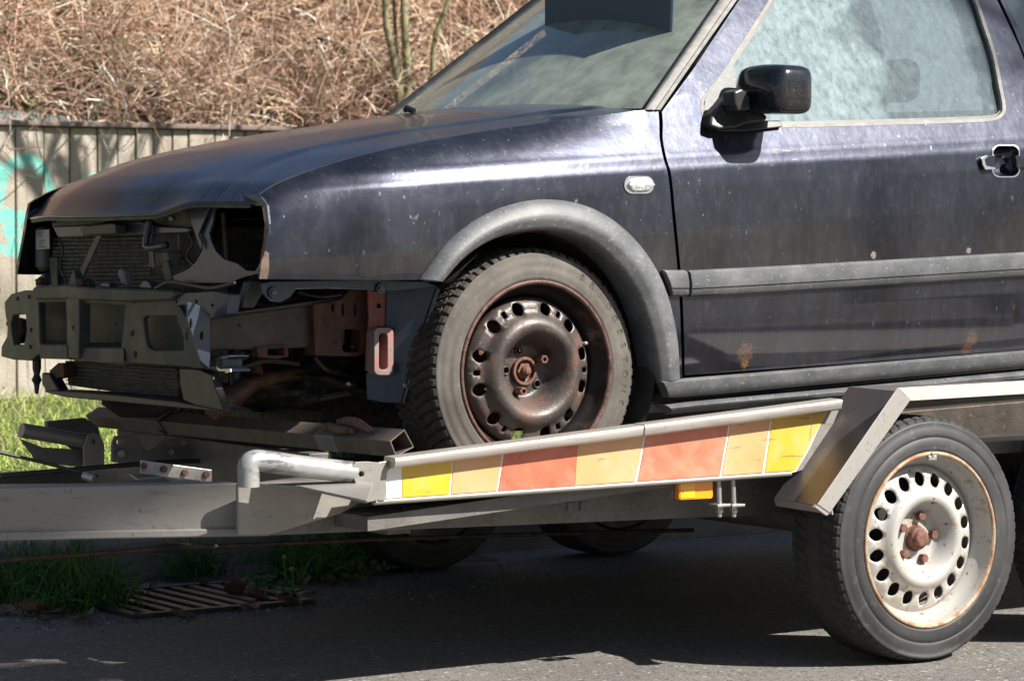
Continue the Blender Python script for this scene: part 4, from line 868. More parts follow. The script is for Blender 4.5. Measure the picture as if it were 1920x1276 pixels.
# mudguard
gx0, gz0 = -.0838, .6365; gx1, gz1 = -.3125, .381
zt2 = .637
V = [(gx1, -.002, gz1), (gx1, .20, gz1 + .005), (gx0, -.002, gz0), (gx0, .20, gz0 + .004), (1.6, -.002, gz0), (1.6, .20, gz0 + .004)]
o = mesh('mudguard_top', V, [(0, 1, 3, 2), (2, 3, 5, 4)], M['fendermat'], tr); s_ = o.modifiers.new('t', 'SOLIDIFY'); s_.thickness = .003; s_.offset = 0
def pyo(L, Y=-.003): return [(lambda p: (p[0], Y, p[2]))(PY(a, b, -.003)) for a, b in L]
q = [PY(a, b, -.003) for a, b in ((1683, 727), (1707, 750), (1556, 961), (1533, 945))]
MB().hexa(q, [k + np.array([0, .003, 0]) for k in q]).build('mudguard_lip', M['fenderedge'], tr, bevel=.001)
q = [PY(a, b, -.003) for a, b in ((1684, 727), (2350, 690), (2350, 712), (1708, 751))]; 
M['lipbright'] = mat('bright_guard_lip', (.55, .52, .48), .5, .3, layers=[dict(s=12, lo=.4, hi=.7, c=(.46, .43, .39), amt=.7)])
MB().hexa(q, [k + np.array([0, .004, 0]) for k in q]).build('mudguard_lip', M['lipbright'], tr, bevel=.001)
q = [PY(a, b, -.001) for a, b in ((1533, 945), (1556, 961), (1550, 966), (1528, 950))]; MB().hexa(q, [k + np.array([0, .01, 0]) for k in q]).build('folded_tab', M['fenderedge'], tr)
p0 = PY(1456, 918, .2); MB().hexa([(gx1, 0, gz1), (gx1 - .001, .2, gz1 + .005), (gx1 + .004, .2, gz1 - .012), (gx1 + .004, 0, gz1 - .016)], [(gx1 + .004, 0, gz1), (gx1 + .003, .2, gz1 + .005), (gx1 + .008, .2, gz1 - .012), (gx1 + .008, 0, gz1 - .016)]).build('mudguard_edge', M['fenderedge'], tr)
# wheels and axles
trailer_wheel((0, 0, .288), tr); trailer_wheel((.70, 0, .288), tr)
trailer_wheel((0, 2.36, .288), tr, mirror=True); trailer_wheel((.70, 2.36, .288), tr, mirror=True)
for xx in (0, .70):
    MB().tube([(xx, .18, .288), (xx + .0, .5, .30), (xx, 1.9, .30), (xx, 2.2, .288)], .035, 10).build('axle', M['galvdark'], tr, smooth=True)
    MB().box(xx - .14, xx + .05, .21, .33, .27, .40).build('suspension_arm', M['void'], tr, bevel=.01); MB().box(xx - .14, xx + .05, 2.0, 2.12, .27, .40).build('suspension_arm', M['void'], tr, bevel=.01)
MB().box(-.75, .2, .55, 1.9, .335, .35).build('underbed_shield', M['void'], tr)
# runways
def runway(y0, y1, nm, xs0=-1.42):
    zf = lambda x: np.interp(x, [-1.42, -.19, 2.5], [.405, .49, .495])
    mb = MB(); xs = [xs0, -.19, 2.4]
    for a, b in zip(xs[:-1], xs[1:]):
        mb.hexa([(a, y0, zf(a)), (a, y1, zf(a)), (a, y1, zf(a) - .03), (a, y0, zf(a) - .03)], [(b, y0, zf(b)), (b, y1, zf(b)), (b, y1, zf(b) - .03), (b, y0, zf(b) - .03)])
    o = mb.build(nm, M['galvdark'], tr)
    b = MB()
    for i in range(40):
        for j in range(9):
            x = xs0 + .02 + i * .03; y = y0 + .03 + j * (y1 - y0 - .05) / 9; d = .009 * (1 if (i + j) % 2 else -1); z = zf(x) + .001
            b.hexa([(x - .009, y - d, z), (x - .007, y - d + .004, z + .002), (x - .005, y - d + .006, z)], [(x + .007, y + d - .002, z), (x + .009, y + d, z + .002), (x + .010, y + d + .003, z)])
    b.build('tread_plate_studs', M['galvdark'], tr)['kind'] = 'stuff'
runway(.20, .68, 'runway'); runway(1.62, 2.08, 'runway', -.95)
MB().hexa([(-.95, 2.10, .43), (-.95, 2.14, .43), (-.95, 2.14, .54), (-.95, 2.10, .54)], [(2.4, 2.10, .50), (2.4, 2.14, .50), (2.4, 2.14, .62), (2.4, 2.10, .62)]).build('far_side_panel', M['galvdark'], tr)
for xx in (-1.25, -.6, .1, .9): MB().box(xx, xx + .06, .40, 1.95, .34, .39).build('cross_member', M['galvdark'], tr)
MB().box(-1.30, -1.24, .66, 1.66, .375, .505).build('front_cross_member', M['galvdark'], tr, bevel=.003)
# far runway nose with its handle, seen under the car front
YN = 1.55
ptube('handle_tube', [(40, 806, YN), (100, 816, YN), (172, 829, YN)], .019, M['galv'], tr, 14)
prism('nose_bracket', [(157, 866), (157, 835), (165, 815), (177, 810), (188, 815), (196, 832), (196, 878), (157, 876)], YN - .03, .008, M['galv'], tr, .002, holes=[ell(176, 827, 4, 5.2, 10)])
prism('nose_tread_plate', [(38, 822), (80, 838), (157, 843), (157, 876), (70, 866), (60, 850)], YN + .02, .01, M['galvdark'], tr)
prism('nose_frame', [(88, 790), (160, 783), (185, 800), (195, 850), (150, 850), (90, 808)], YN + .12, .02, M['galvdark'], tr)
prism('hinge_bracket', [(211, 866), (211, 830), (217, 817), (250, 815), (262, 825), (275, 846), (292, 840), (310, 822), (340, 822), (420, 835), (420, 866)], 1.25, .01, M['galvdark'], tr, .002, holes=[ell(226, 828, 7, 7.5, 12), ell(345, 830, 6, 6, 10)])
cyl_y('hinge_pin', (226, 850), 1.245, .009, .006, M['zinc'], tr); cyl_y('hinge_pin', (321, 847), 1.245, .008, .005, M['zinc'], tr)
ptube('hose', [(0, 892, 1.1), (200, 874, 1.15), (320, 865, 1.2), (460, 861, 1.2)], .006, M['rubber'], tr)
ptube('brake_cable', [(-60, 834, 1.0), (0, 848, 1.0), (80, 866, 1.0), (150, 885, 1.0), (185, 893, .98)], .0042, M['rubber'], tr)
ptube('cable_clamp', [(156, 890, .99), (176, 897, .97)], .010, M['zinc'], tr)
ptube('brake_rod', [(-60, 1055, .8), (0, 1050, .8), (320, 1027, .85), (700, 1011, .9), (1000, 1001, .9), (1300, 993, .9)], .0055, M['cablerust'], tr)
ptube('turnbuckle', [(285, 1031, .845), (300, 1028, .85), (335, 1026, .85), (355, 1025, .85)], [.005, .010, .010, .005], M['void'], tr)
prism('rod_hanger', [(305, 1010), (340, 1016), (380, 1021), (380, 1025), (320, 1024)], .85, .01, M['cablerust'], tr)

# ---------------- loose beam lying across the trailer nose ----------------
Yn = .235
c4 = [PY(a, b, Yn) for a, b in ((731, 827), (759, 804), (777, 838), (742, 857))]
yl = float(PX(170, 785, c4[0][0])[1]); zc_far = {0: (160, 778), 1: (185, 762), 3: (174, 800)}
far = [np.array([c4[i][0], yl - (.0 if i else 0), 0]) for i in range(4)]
z_l = [float(PX(*zc_far[0], c4[0][0])[2]), float(PX(*zc_far[1], c4[1][0])[2]), 0, float(PX(*zc_far[3], c4[3][0])[2])]
z_l[2] = z_l[1] - (c4[1][2] - c4[2][2]); Yf = [float(PX(*zc_far[0], c4[0][0])[1]), float(PX(*zc_far[1], c4[1][0])[1]), 0, float(PX(*zc_far[3], c4[3][0])[1])]; Yf[2] = Yf[1]
farp = [np.array([c4[i][0], Yf[i], z_l[i]]) for i in range(4)]
bm_ = empty('steel_crossbeam', (c4[0][0], 1.1, .53), 'long dusty hollow steel profile lying across the trailer nose under the car', 'beam')
cen = sum(c4) / 4; inn = [cen + (q - cen) * .86 for q in c4]; innf = [q + np.array([0, 1.0, 0]) * 1.0 for q in inn]
for i in range(4): innf[i][2] = inn[i][2] + (farp[i][2] - c4[i][2]) * (1.0 / (farp[i][1] - Yn))
mb = MB(); V = list(c4) + list(farp) + inn + innf
mb.add(V, [(i, (i + 1) % 4, 4 + (i + 1) % 4, 4 + i) for i in range(4)] + [(4, 5, 6, 7)] + [(i, 8 + i, 8 + (i + 1) % 4, (i + 1) % 4) for i in range(4)] + [(8 + i, 12 + i, 12 + (i + 1) % 4, 8 + (i + 1) % 4) for i in range(4)] + [(12, 13, 14, 15)])
mb.build('beam_profile', M['greyplate'], bm_, bevel=.0012)
def along(t, k=1.0):
    q = [c4[i] + (farp[i] - c4[i]) * t for i in range(4)]; c = sum(q) / 4; return [c + (z - c) * k for z in q]
def t_of(px): 
    return (float(PX(px, 830, c4[0][0])[1]) - Yn) / (Yf[0] - Yn)
t0, t1 = t_of(622), t_of(588); MB().hexa(along(t0, 1.07), along(t1, 1.07)).build('clamp_sleeve', M['galv'], bm_, bevel=.002)
tt_ = t_of(300); rg = along(tt_, 1.04); MB().tube([rg[0] + np.array([-.001, 0, -.02]), rg[3], rg[0] + np.array([-.003, 0, .0]), rg[1]], .0028, 6).build('cable_tie', M['rubber'], bm_)
# dried glove and debris lying on the beam
def lump(name, pts, rad, mt, lab, cat, seed=1, twist=.5):
    rs = np.random.default_rng(seed); V = []; F = []; n = 12; m = len(pts)
    for i, p in enumerate(pts):
        for k in range(n):
            a = 2 * pi * k / n; rr = rad[i] * (1 + rs.normal(0, .16)); V.append(np.array(p) + np.array([cos(a) * rr * .55, cos(a) * rr * .3, sin(a) * rr * .6]))
    F = [(i * n + k, i * n + (k + 1) % n, (i + 1) * n + (k + 1) % n, (i + 1) * n + k) for i in range(m - 1) for k in range(n)] + [tuple(range(n)), tuple(range((m - 1) * n, m * n))[::-1]]
    o = mesh(name, V, F, mt, smooth=True); s_ = o.modifiers.new('s', 'SUBSURF'); s_.levels = 2; s_.render_levels = 2
    return tag(o, lab, cat)
Xb = (c4[0][0] + c4[1][0]) / 2
lump('work_glove', [PX(a, b, Xb) for a, b in ((633, 790), (655, 788), (672, 793), (690, 802), (704, 811))], [.012, .020, .019, .015, .006], M['cloth'], 'faded purplish work glove lying on the steel profile before the front tyre', 'glove', 3)
lump('dried_rag', [PX(a, b, Xb - .01) for a, b in ((604, 800), (618, 797), (632, 806), (648, 804), (664, 808))], [.010, .017, .020, .017, .010], M['debris'], 'crumpled brown rag on the steel profile beside the work glove', 'rag', 5)

# ---------------- car ----------------
YC = 1.115
car = empty('damaged_car', (OX, YC, OZ), 'dark navy hatchback without bumper, grille or headlights, standing on the trailer', 'car')
def mirrored(o, name=None, parent=None):
    """the opposite side of the body: same shape mirrored about the car's centre plane"""
    me = o.data.copy(); n = len(me.vertices); c = np.empty(n * 3, 'f'); me.vertices.foreach_get('co', c); c = c.reshape(-1, 3)
    c[:, 1] = 2 * (YC - ORG[o.name][1]) - c[:, 1]; me.vertices.foreach_set('co', c.ravel()); me.flip_normals(); me.update()
    q = bpy.data.objects.new(name or o.name.split('.')[0], me); COL.objects.link(q); q.parent = parent or o.parent; ORG[q.name] = ORG[o.name]
    for md in o.modifiers:
        k = q.modifiers.new(md.name, md.type)
        if md.type == 'BEVEL': k.width = md.width; k.segments = md.segments; k.limit_method = md.limit_method; k.angle_limit = md.angle_limit
        if md.type == 'SOLIDIFY': k.thickness = md.thickness; k.offset = md.offset
    return q
def band(name, top, bot, prof, mt, parent, n=60, S=Sside, auto=35, base=0):
    """moulding lofted between two outlines on the body side; prof = (t, outward) pairs"""
    def res(L, m):
        L = np.array(cr(L, 8)); d = np.r_[0, np.cumsum(np.hypot(*np.diff(L, axis=0).T))]; u = np.linspace(0, d[-1], m); return np.stack([np.interp(u, d, L[:, 0]), np.interp(u, d, L[:, 1])], 1)
    T, B = res(top, n), res(bot, n); V = []
    for a, b in zip(T, B):
        for t, o in prof:
            q = a + (b - a) * t; p = on(S, q[0], q[1], off=-base); V.append((p[0], p[1] - o, p[2]))
    k = len(prof); F = [(i * k + j, i * k + j + 1, (i + 1) * k + j + 1, (i + 1) * k + j) for i in range(n - 1) for j in range(k - 1)]
    F += [tuple(range(k))[::-1], tuple((n - 1) * k + j for j in range(k))]
    return mesh(name, V, F, mt, parent, auto=auto)
# -- fender
gap_out = [(1234, 206), (1236, 230), (1237, 262), (1244, 298), (1253, 330), (1260, 400), (1266, 460), (1270, 504), (1274, 560), (1277, 640), (1279, 706)]
arch = [(1254, 706), (1251, 640), (1238, 570), (1212, 505), (1165, 448), (1110, 412), (1050, 398), (985, 400), (920, 420), (870, 455), (830, 505), (822, 524)]
fender_px = cr(hood_px, 4) + cr(gap_out, 4)[0:] + cr(arch, 5) + [(700, 525), (600, 524), (500, 523), (487, 522), (493, 490), (500, 450), (502, 420), (498, 392)]
fender = panel('front_fender', fender_px, M['paint'], car, dv=.0075, du=.022)
flare_o = [(786, 523), (830, 463), (880, 420), (932, 392), (990, 376), (1040, 374), (1092, 384), (1140, 407), (1185, 445), (1220, 490), (1245, 540), (1262, 600), (1270, 655), (1272, 708)]
flare_i = [(824, 528), (858, 489), (900, 458), (945, 440), (1000, 431), (1042, 433), (1090, 449), (1130, 477), (1164, 514), (1191, 560), (1209, 610), (1220, 660), (1225, 695), (1227, 716)]
fl = band('arch_flare', flare_o, flare_i, [(0, -.004), (.01, .006), (.06, .011), (.2, .019), (.45, .027), (.62, .030), (.70, .028), (.86, .022), (.96, .018), (1.0, .012), (1.01, -.02), (1.02, -.06)], M['trim'], car, 90, auto=60)
panel('indicator_bezel', rrect(1171, 330, 1226, 363, 15, 6, .0), M['chrome'], car, off=-.003, lip=.006)
band('side_indicator', [(1175, 346), (1180, 337), (1188, 334), (1210, 333), (1219, 337), (1223, 345)], [(1175, 347), (1180, 356), (1188, 360), (1210, 359), (1219, 355), (1223, 347)], [(0, .003), (.1, .008), (.3, .011), (.5, .012), (.7, .011), (.9, .008), (1, .003)], M['clearlens'], car, 14)
# -- door
gap_in = [(1241, 206), (1243, 230), (1243, 262), (1250, 298), (1259, 330), (1266, 400), (1272, 460), (1276, 504), (1280, 560), (1283, 640), (1284, 703)]
door_px = cr(gap_in[::-1], 4)[:-1] + [(1244, 206), (1300, 130), (1385, 2), (1470, -115), (1540, -185), (1650, -210), (1780, -215), (1830, -120)] + cr([(1866, -6), (1893, 50), (1920, 112), (1946, 200), (1962, 300), (1967, 500), (1967, 650)], 4) + [(1600, 680)]
win_o = cr([(1313, 195), (1318, 222), (1332, 238), (1360, 242), (1420, 241), (1600, 237), (1800, 231), (1862, 227), (1882, 217), (1887, 200), (1880, 160), (1868, 100), (1850, 45), (1835, 0), (1818, -40), (1795, -62), (1500, -66), (1465, -40), (1438, 5), (1395, 72), (1350, 138), (1320, 178)], 4, True)
cupo = rrect(1862, 273, 1911, 331, 13, 5)
door = panel('door', door_px, M['paint'], car, holes=[win_o, cupo], dv=.0075, du=.025)
cen_ = np.mean(np.array(win_o), 0)
def shrink(L, k):
    L = np.array(L); a = np.roll(L, 1, 0); b = np.roll(L, -1, 0); t = b - a; t /= np.linalg.norm(t, axis=1)[:, None] + 1e-9; nrm = np.stack([t[:, 1], -t[:, 0]], 1)
    s = 1 if ((nrm * (cen_ - L)).sum(1)).mean() > 0 else -1
    return [tuple(q) for q in (L + s * nrm * k)]
panel('window_seal', shrink(win_o, .5), M['sealgrey'], door, holes=[shrink(win_o, 7)], off=-.001, lip=.012, dv=.02)
panel('inner_seal', shrink(win_o, 6), M['black'], door, holes=[shrink(win_o, 12)], off=.008, lip=.02, dv=.02)
sg = panel('side_window', shrink(win_o, 10), M['sidegl'], door, off=.018, lip=.001, dv=.05, du=.08)
tri_px = [(1371, 112), (1345, 148), (1323, 184), (1320, 205), (1328, 226), (1345, 234), (1380, 234), (1379, 140)]
panel('mirror_base', tri_px, M['trim'], door, off=-.002, lip=.02, dv=.03)
cup = MB(); V = []; ring = rrect(1862, 273, 1911, 331, 13, 6)
cc = np.mean(np.array(ring), 0)
ks = [(1.0, -.002), (.97, .004), (.90, .018), (.75, .027), (.45, .031), (.02, .032)]
for k, o_ in ks:
    for q in ring: e = cc + (np.array(q) - cc) * k; p = on(Sside, e[0], e[1]); V.append((p[0], p[1] + o_, p[2]))
m_ = len(ring); cup.add(V, [(i * m_ + j, i * m_ + (j + 1) % m_, (i + 1) * m_ + (j + 1) % m_, (i + 1) * m_ + j) for i in range(len(ks) - 1) for j in range(m_)]).build('handle_cup', M['paint'], door, smooth=True)
panel('cup_rim', [tuple(cc + (np.array(q) - cc) * 1.06) for q in ring], M['chrome'], door, holes=[[tuple(cc + (np.array(q) - cc) * .985) for q in ring]], off=-.002, lip=.004)
prism('handle_lever', [(1842, 298), (1848, 293), (1866, 291), (1866, 314), (1850, 317), (1845, 309)], lambda x, z: Sside(x, z) - .010, .02, M['mirror'], door, .002)
prism('handle_lever', [(1904, 292), (1930, 290), (1930, 312), (1908, 316)], lambda x, z: Sside(x, z) - .010, .02, M['mirror'], door, .002)
prism('lever_edge', [(1841, 297), (1850, 291), (1853, 293), (1846, 299), (1849, 311), (1866, 314), (1866, 317), (1848, 318), (1843, 309)], lambda x, z: Sside(x, z) - .0115, .004, M['chrome'], door, 0)
strip_p = [(0, .0), (.02, .010), (.10, .0165), (.45, .019), (.66, .0175), (.70, .012), (.73, .016), (.90, .013), (.97, .009), (1, .0)]
band('rub_strip', [(1287, 507), (1500, 496), (1925, 472), (1966, 470)], [(1291, 557), (1500, 545), (1925, 518), (1966, 516)], strip_p, M['trim'], door, 40)
band('rub_strip', [(1240, 506), (1262, 506), (1281, 506)], [(1258, 556), (1270, 556), (1286, 556)], strip_p, M['trim'], car, 10)
sk = [(0, .0), (.03, .022), (.10, .030), (.5, .033), (.85, .030), (.95, .024), (1, .0)]
band('side_skirt', [(1229, 713), (1290, 708), (1500, 691), (1920, 656), (2300, 625)], [(1242, 745), (1290, 743), (1500, 724), (1920, 687), (2300, 655)], sk, M['trim'], car, 50)
band('sill_roll', [(1238, 757), (1300, 749), (1500, 731), (1920, 692), (2300, 660)], [(1247, 777), (1310, 771), (1500, 754), (1920, 716), (2300, 684)], [(0, -.03), (.02, .012), (.12, .026), (.35, .036), (.6, .034), (.85, .022), (1, .0)], M['trim'], car, 50)
# mirror housing
mc = PY(1450, 168, .38)
bmx = bmesh.new(); bmesh.ops.create_cube(bmx, size=1)
bmesh.ops.subdivide_edges(bmx, edges=bmx.edges, cuts=7, use_grid_fill=True)
for v in bmx.verts:
    q = np.array(v.co) * 2; e = 5.5; l = (np.abs(q) ** e).sum() ** (1 / e); q = q / max(l, 1e-6); 
    hx, hy, hz = .062, .088, .060
    tz = 1 - .10 * (q[1] > 0) * q[1]
    v.co = Vector((q[0] * hx * (1 if q[0] > 0 else 1 - .25 * abs(q[2])), q[1] * hy, q[2] * hz * tz + .004 * q[1]))
V = [np.array(v.co) + mc for v in bmx.verts]; F = [[v.index for v in f.verts] for f in bmx.faces]; bmx.free()
mh = mesh('mirror_housing', V, F, M['mirror'], door, smooth=True)
prism('mirror_arm', [(1332, 236), (1334, 214), (1352, 196), (1368, 176), (1381, 172), (1398, 182), (1402, 206), (1432, 212), (1440, 218), (1436, 228), (1400, 232), (1380, 240), (1350, 242)], lambda x, z: Sside(x, z) - .035, .04, M['black'], door, .006)
prism('mirror_hinge', [(1377, 172), (1392, 166), (1406, 180), (1408, 206), (1385, 208), (1379, 196)], .385, .05, M['black'], door, .005)
prism('hinge_foot', [(1330, 222), (1360, 232), (1420, 226), (1464, 226), (1468, 238), (1400, 246), (1350, 246), (1334, 238)], lambda x, z: Sside(x, z) - .012, .02, M['black'], door, .003)
# dark inner shell, so gaps read black
shell_px = [(700, 300), (860, 262), (1050, 234), (1210, 215), (1300, 250), (1340, 262), (1880, 240), (1960, 300), (1960, 640), (1290, 700), (1262, 700), (1258, 640), (1245, 560), (1215, 490), (1165, 440), (1100, 402), (1030, 390), (960, 398), (890, 432), (830, 480), (780, 510), (600, 510), (560, 400)]
panel('inner_shell', shell_px, M['void'], car, off=.032, lip=.002, dv=.05, du=.06)
panel('pillar_shell', [(1236, 225), (1245, 195), (1400, -10), (1430, -10), (1310, 180), (1318, 250)], M['void'], car, off=.03, lip=.002, dv=.05)
# rear quarter and its window
q_px = [(1874, -4), (1899, 50), (1925, 112), (1951, 200), (1967, 300), (1972, 500), (1972, 650), (2380, 620), (2400, 520), (2450, 455), (2540, 425), (2640, 450), (2720, 520), (2740, 600), (2980, 585), (3010, 330), (2960, 220), (2800, -140), (2500, -205), (1788, -215), (1838, -120)]
qw = [(1884, -4), (1908, 50), (1934, 110), (1956, 165), (2200, 176), (2560, 170), (2440, -60), (2200, -110), (1850, -100)]
quarter = panel('rear_quarter', q_px, M['paint'], car, holes=[qw], dv=.03, du=.06)
qg = panel('quarter_window', qw, M['sidegl'], quarter, off=.01, lip=.002, dv=.06, du=.1)
for o in (fender, door, quarter): 
    m2 = mirrored(o)
fg = [mirrored(sg, parent=car), mirrored(qg, parent=car)]
for o in fg: o.data.materials[0] = M['wind']; mirrored(fl)
# -- bonnet
E_ = np.array([on(Sside, *q) for q in cr(hood_px, 8)]); E_[:, 1] += .006
ns, nw = 72, 81
xs = np.linspace(0, 1, ns) ** 1.35; Xe = np.interp(xs, (E_[:, 0] - E_[0, 0]) / (E_[-1, 0] - E_[0, 0]), E_[:, 0])
o_ = np.argsort(E_[:, 0]); Ye = np.interp(Xe, E_[o_, 0], E_[o_, 1]); Ze = np.interp(Xe, E_[o_, 0], E_[o_, 2])
g_ = (Ze - Ze[0]) / (Ze[-1] - Ze[0])
ss = lambda a, b, x: np.clip((x - a) / (b - a), 0, 1) ** 2 * (3 - 2 * np.clip((x - a) / (b - a), 0, 1))
V = []
for i, s in enumerate(xs):
    for j in range(nw):
        wv = -1 + 2 * j / (nw - 1); aw = abs(wv)
        dx = -(.075 * (1 - s) + .135 * s) * (1 - aw ** 2.2)
        lipz = -.026 * (1 - ss(.36, .66, aw) * (1 if wv < 0 else .15)) * (1 - ss(0, .10, s))
        crown = (.010 + .016 * ss(0, .25, s)) * (1 - aw ** 2.4)
        rdg = .0042 * (1 - ss(.66 + .14 * s, .69 + .14 * s, aw)) * ss(.05, .2, s)
        drop = -.020 * (1 - ss(0, .055, s)) * (1 - .3 * aw)
        V.append((Xe[i] + dx, YC + wv * (YC - Ye[i]), Ze[i] + crown + lipz + rdg + drop - .002))
F = [(i * nw + j, (i + 1) * nw + j, (i + 1) * nw + j + 1, i * nw + j + 1) for i in range(ns - 1) for j in range(nw - 1)]
hood = mesh('bonnet', V, F, M['hood'], car, smooth=True); s_ = hood.modifiers.new('t', 'SOLIDIFY'); s_.thickness = .010; s_.offset = -1
Vh = np.array(V).reshape(ns, nw, 3)
lipm = MB()
lipm.tube([Vh[0, j] + np.array([.006, 0, -.008]) for j in range(2, nw - 2)], .0055, 6); lipm.build('bonnet_lip', M['olive'], hood, smooth=True)
MB().tube([Vh[-8, 40] + np.array([0, 0, .004]), Vh[-8, 40] + np.array([-.01, .02, .013]), Vh[-8, 40] + np.array([.0, .04, .010])], .008, 8).build('washer_nozzle', M['black'], hood)
cow = MB(); cow.add([tuple(Vh[-1, j] + np.array([-.03, 0, -.035])) for j in range(nw)] + [tuple(Vh[-1, j] + np.array([.12, 0, -.015])) for j in range(nw)], [(j, j + 1, nw + j + 1, nw + j) for j in range(nw - 1)])
cow.build('cowl', M['black'], car, smooth=True)
# -- windscreen
w0, w1 = on(Sside, 1217, 203), on(Sside, 1357, 0); dW = (w1 - w0) / (w1[2] - w0[2])
zt_ = 1.83; nz_ = 22; ny_ = 41; V = []
w0 = w0 + np.array([0, .006, 0])
for i in range(nz_):
    p = w0 + dW * ((zt_ - w0[2]) * i / (nz_ - 1)); t = i / (nz_ - 1)
    for j in range(ny_):
        wv = -1 + 2 * j / (ny_ - 1); bul = -(.125 - .07 * t) * (1 - abs(wv) ** 2.3)
        V.append((p[0] + bul, YC + wv * (YC - p[1]), p[2] + .008 * (1 - wv * wv)))
F = [(i * ny_ + j, (i + 1) * ny_ + j, (i + 1) * ny_ + j + 1, i * ny_ + j + 1) for i in range(nz_ - 1) for j in range(ny_ - 1)]
ws = mesh('windscreen', V, F, M['wind'], car, smooth=True); Vw = np.array(V).reshape(nz_, ny_, 3)
MB().tube([Vw[i, -1] + np.array([-.004, 0, 0]) for i in range(nz_)], .011, 6).build('windscreen_seal', M['black'], car, smooth=True)
band('windscreen_seal', [(1209, 206), (1283, 100), (1351, 0), (1400, -70), (1460, -155)], [(1239, 206), (1312, 100), (1383, 0), (1436, -75), (1492, -150)], [(0, -.002), (.05, .004), (.25, .007), (.52, .007), (.56, .003), (.60, .007), (.9, .005), (1, -.004)], M['sealgrey'], car, 30)
MB().tube([Vw[i, 0] + np.array([0, .004, 0]) for i in range(nz_)], .008, 6).build('windscreen_seal', M['black'], car, smooth=True)
# roof, tailgate
zr = Vw[-1, :, :]; V = []
for i, X in enumerate(np.linspace(0, 1, 14)):
    for j in range(ny_):
        a = zr[j]; xx = a[0] + (2.35 - a[0]) * X; wv = -1 + 2 * j / (ny_ - 1); V.append((xx, YC + (a[1] - YC) * (1 - .03 * X), a[2] + .03 * (1 - wv ** 4) * min(1, X * 4) + .07 * sin(pi * X * .55)))
mesh('roof', V, [(i * ny_ + j, (i + 1) * ny_ + j, (i + 1) * ny_ + j + 1, i * ny_ + j + 1) for i in range(13) for j in range(ny_ - 1)], M['paint'], car, smooth=True)
MB().hexa([(2.62, .50, .9), (2.62, 1.78, .9), (2.40, 1.70, 1.85), (2.40, .58, 1.85)], [(2.66, .50, .9), (2.66, 1.78, .9), (2.44, 1.70, 1.85), (2.44, .58, 1.85)]).build('tailgate', M['paint'], car, bevel=.01)
# interior
MB().box(-.75, 2.5, .48, 1.80, .62, .66).build('floor_pan', M['void'], car); MB().box(-.60, -.55, .50, 1.78, .64, 1.28).build('firewall', M['void'], car)
dsh = MB().hexa([(-.58, .52, 1.22), (-.58, 1.76, 1.22), (-.50, 1.76, 1.295), (-.50, .52, 1.295)], [(-.10, .56, 1.10), (-.10, 1.72, 1.10), (-.16, 1.72, 1.29), (-.16, .56, 1.29)]).build('dashboard', M['interior'], car, bevel=.02)
swc = np.array([.02, .80, 1.27]); MB().tube([swc + np.array([.045 * sin(a) * 1.2, .17 * cos(a), .15 * sin(a)]) for a in np.linspace(0, 2 * pi, 33)], .014, 8, cap=False).build('steering_wheel', M['black'], car, smooth=True)
MB().box(-.02, .02, .76, .84, 1.22, 1.31).build('steering_hub', M['black'], car, bevel=.015)
for yy in (.58, 1.20):
    s_o = MB().hexa([(.45, yy, .85), (.45, yy + .48, .85), (.35, yy + .48, .98), (.35, yy, .98)], [(.95, yy, .83), (.95, yy + .48, .83), (.95, yy + .48, 1.02), (.95, yy, 1.02)]).build('seat_cushion', M['seatc'], car, bevel=.05)
    MB().hexa([(.86, yy + .02, .95), (.86, yy + .46, .95), (1.0, yy + .46, .93), (1.0, yy + .02, .93)], [(1.10, yy + .08, 1.38), (1.10, yy + .40, 1.38), (1.22, yy + .40, 1.38), (1.22, yy + .08, 1.38)]).build('seat_backrest', M['seatc'], car, bevel=.05)
    MB().box(1.12, 1.20, yy + .13, yy + .35, 1.41, 1.54).build('headrest', M['seatc'], car, bevel=.035)
pv_ = PY(1258, 60, .66); Xv = pv_[0]
plate('sun_visor', [(1020, -45), (1262, -60), (1258, 60), (1250, 84), (1235, 92), (1045, 92), (1028, 84), (1020, 60)], ('X', float(Xv)), mat('visor_sky_tint', (.05, .08, .105), .7), car, .012, bevel=.004)  # blue of the sky reflected in the windscreen is put into this colour
MB().tube([PY(1836, 60, .62), PY(1838, 130, .60), PY(1846, 170, .58), PY(1850, 215, .57)], .010, 6).build('seat_belt', M['label'], car)
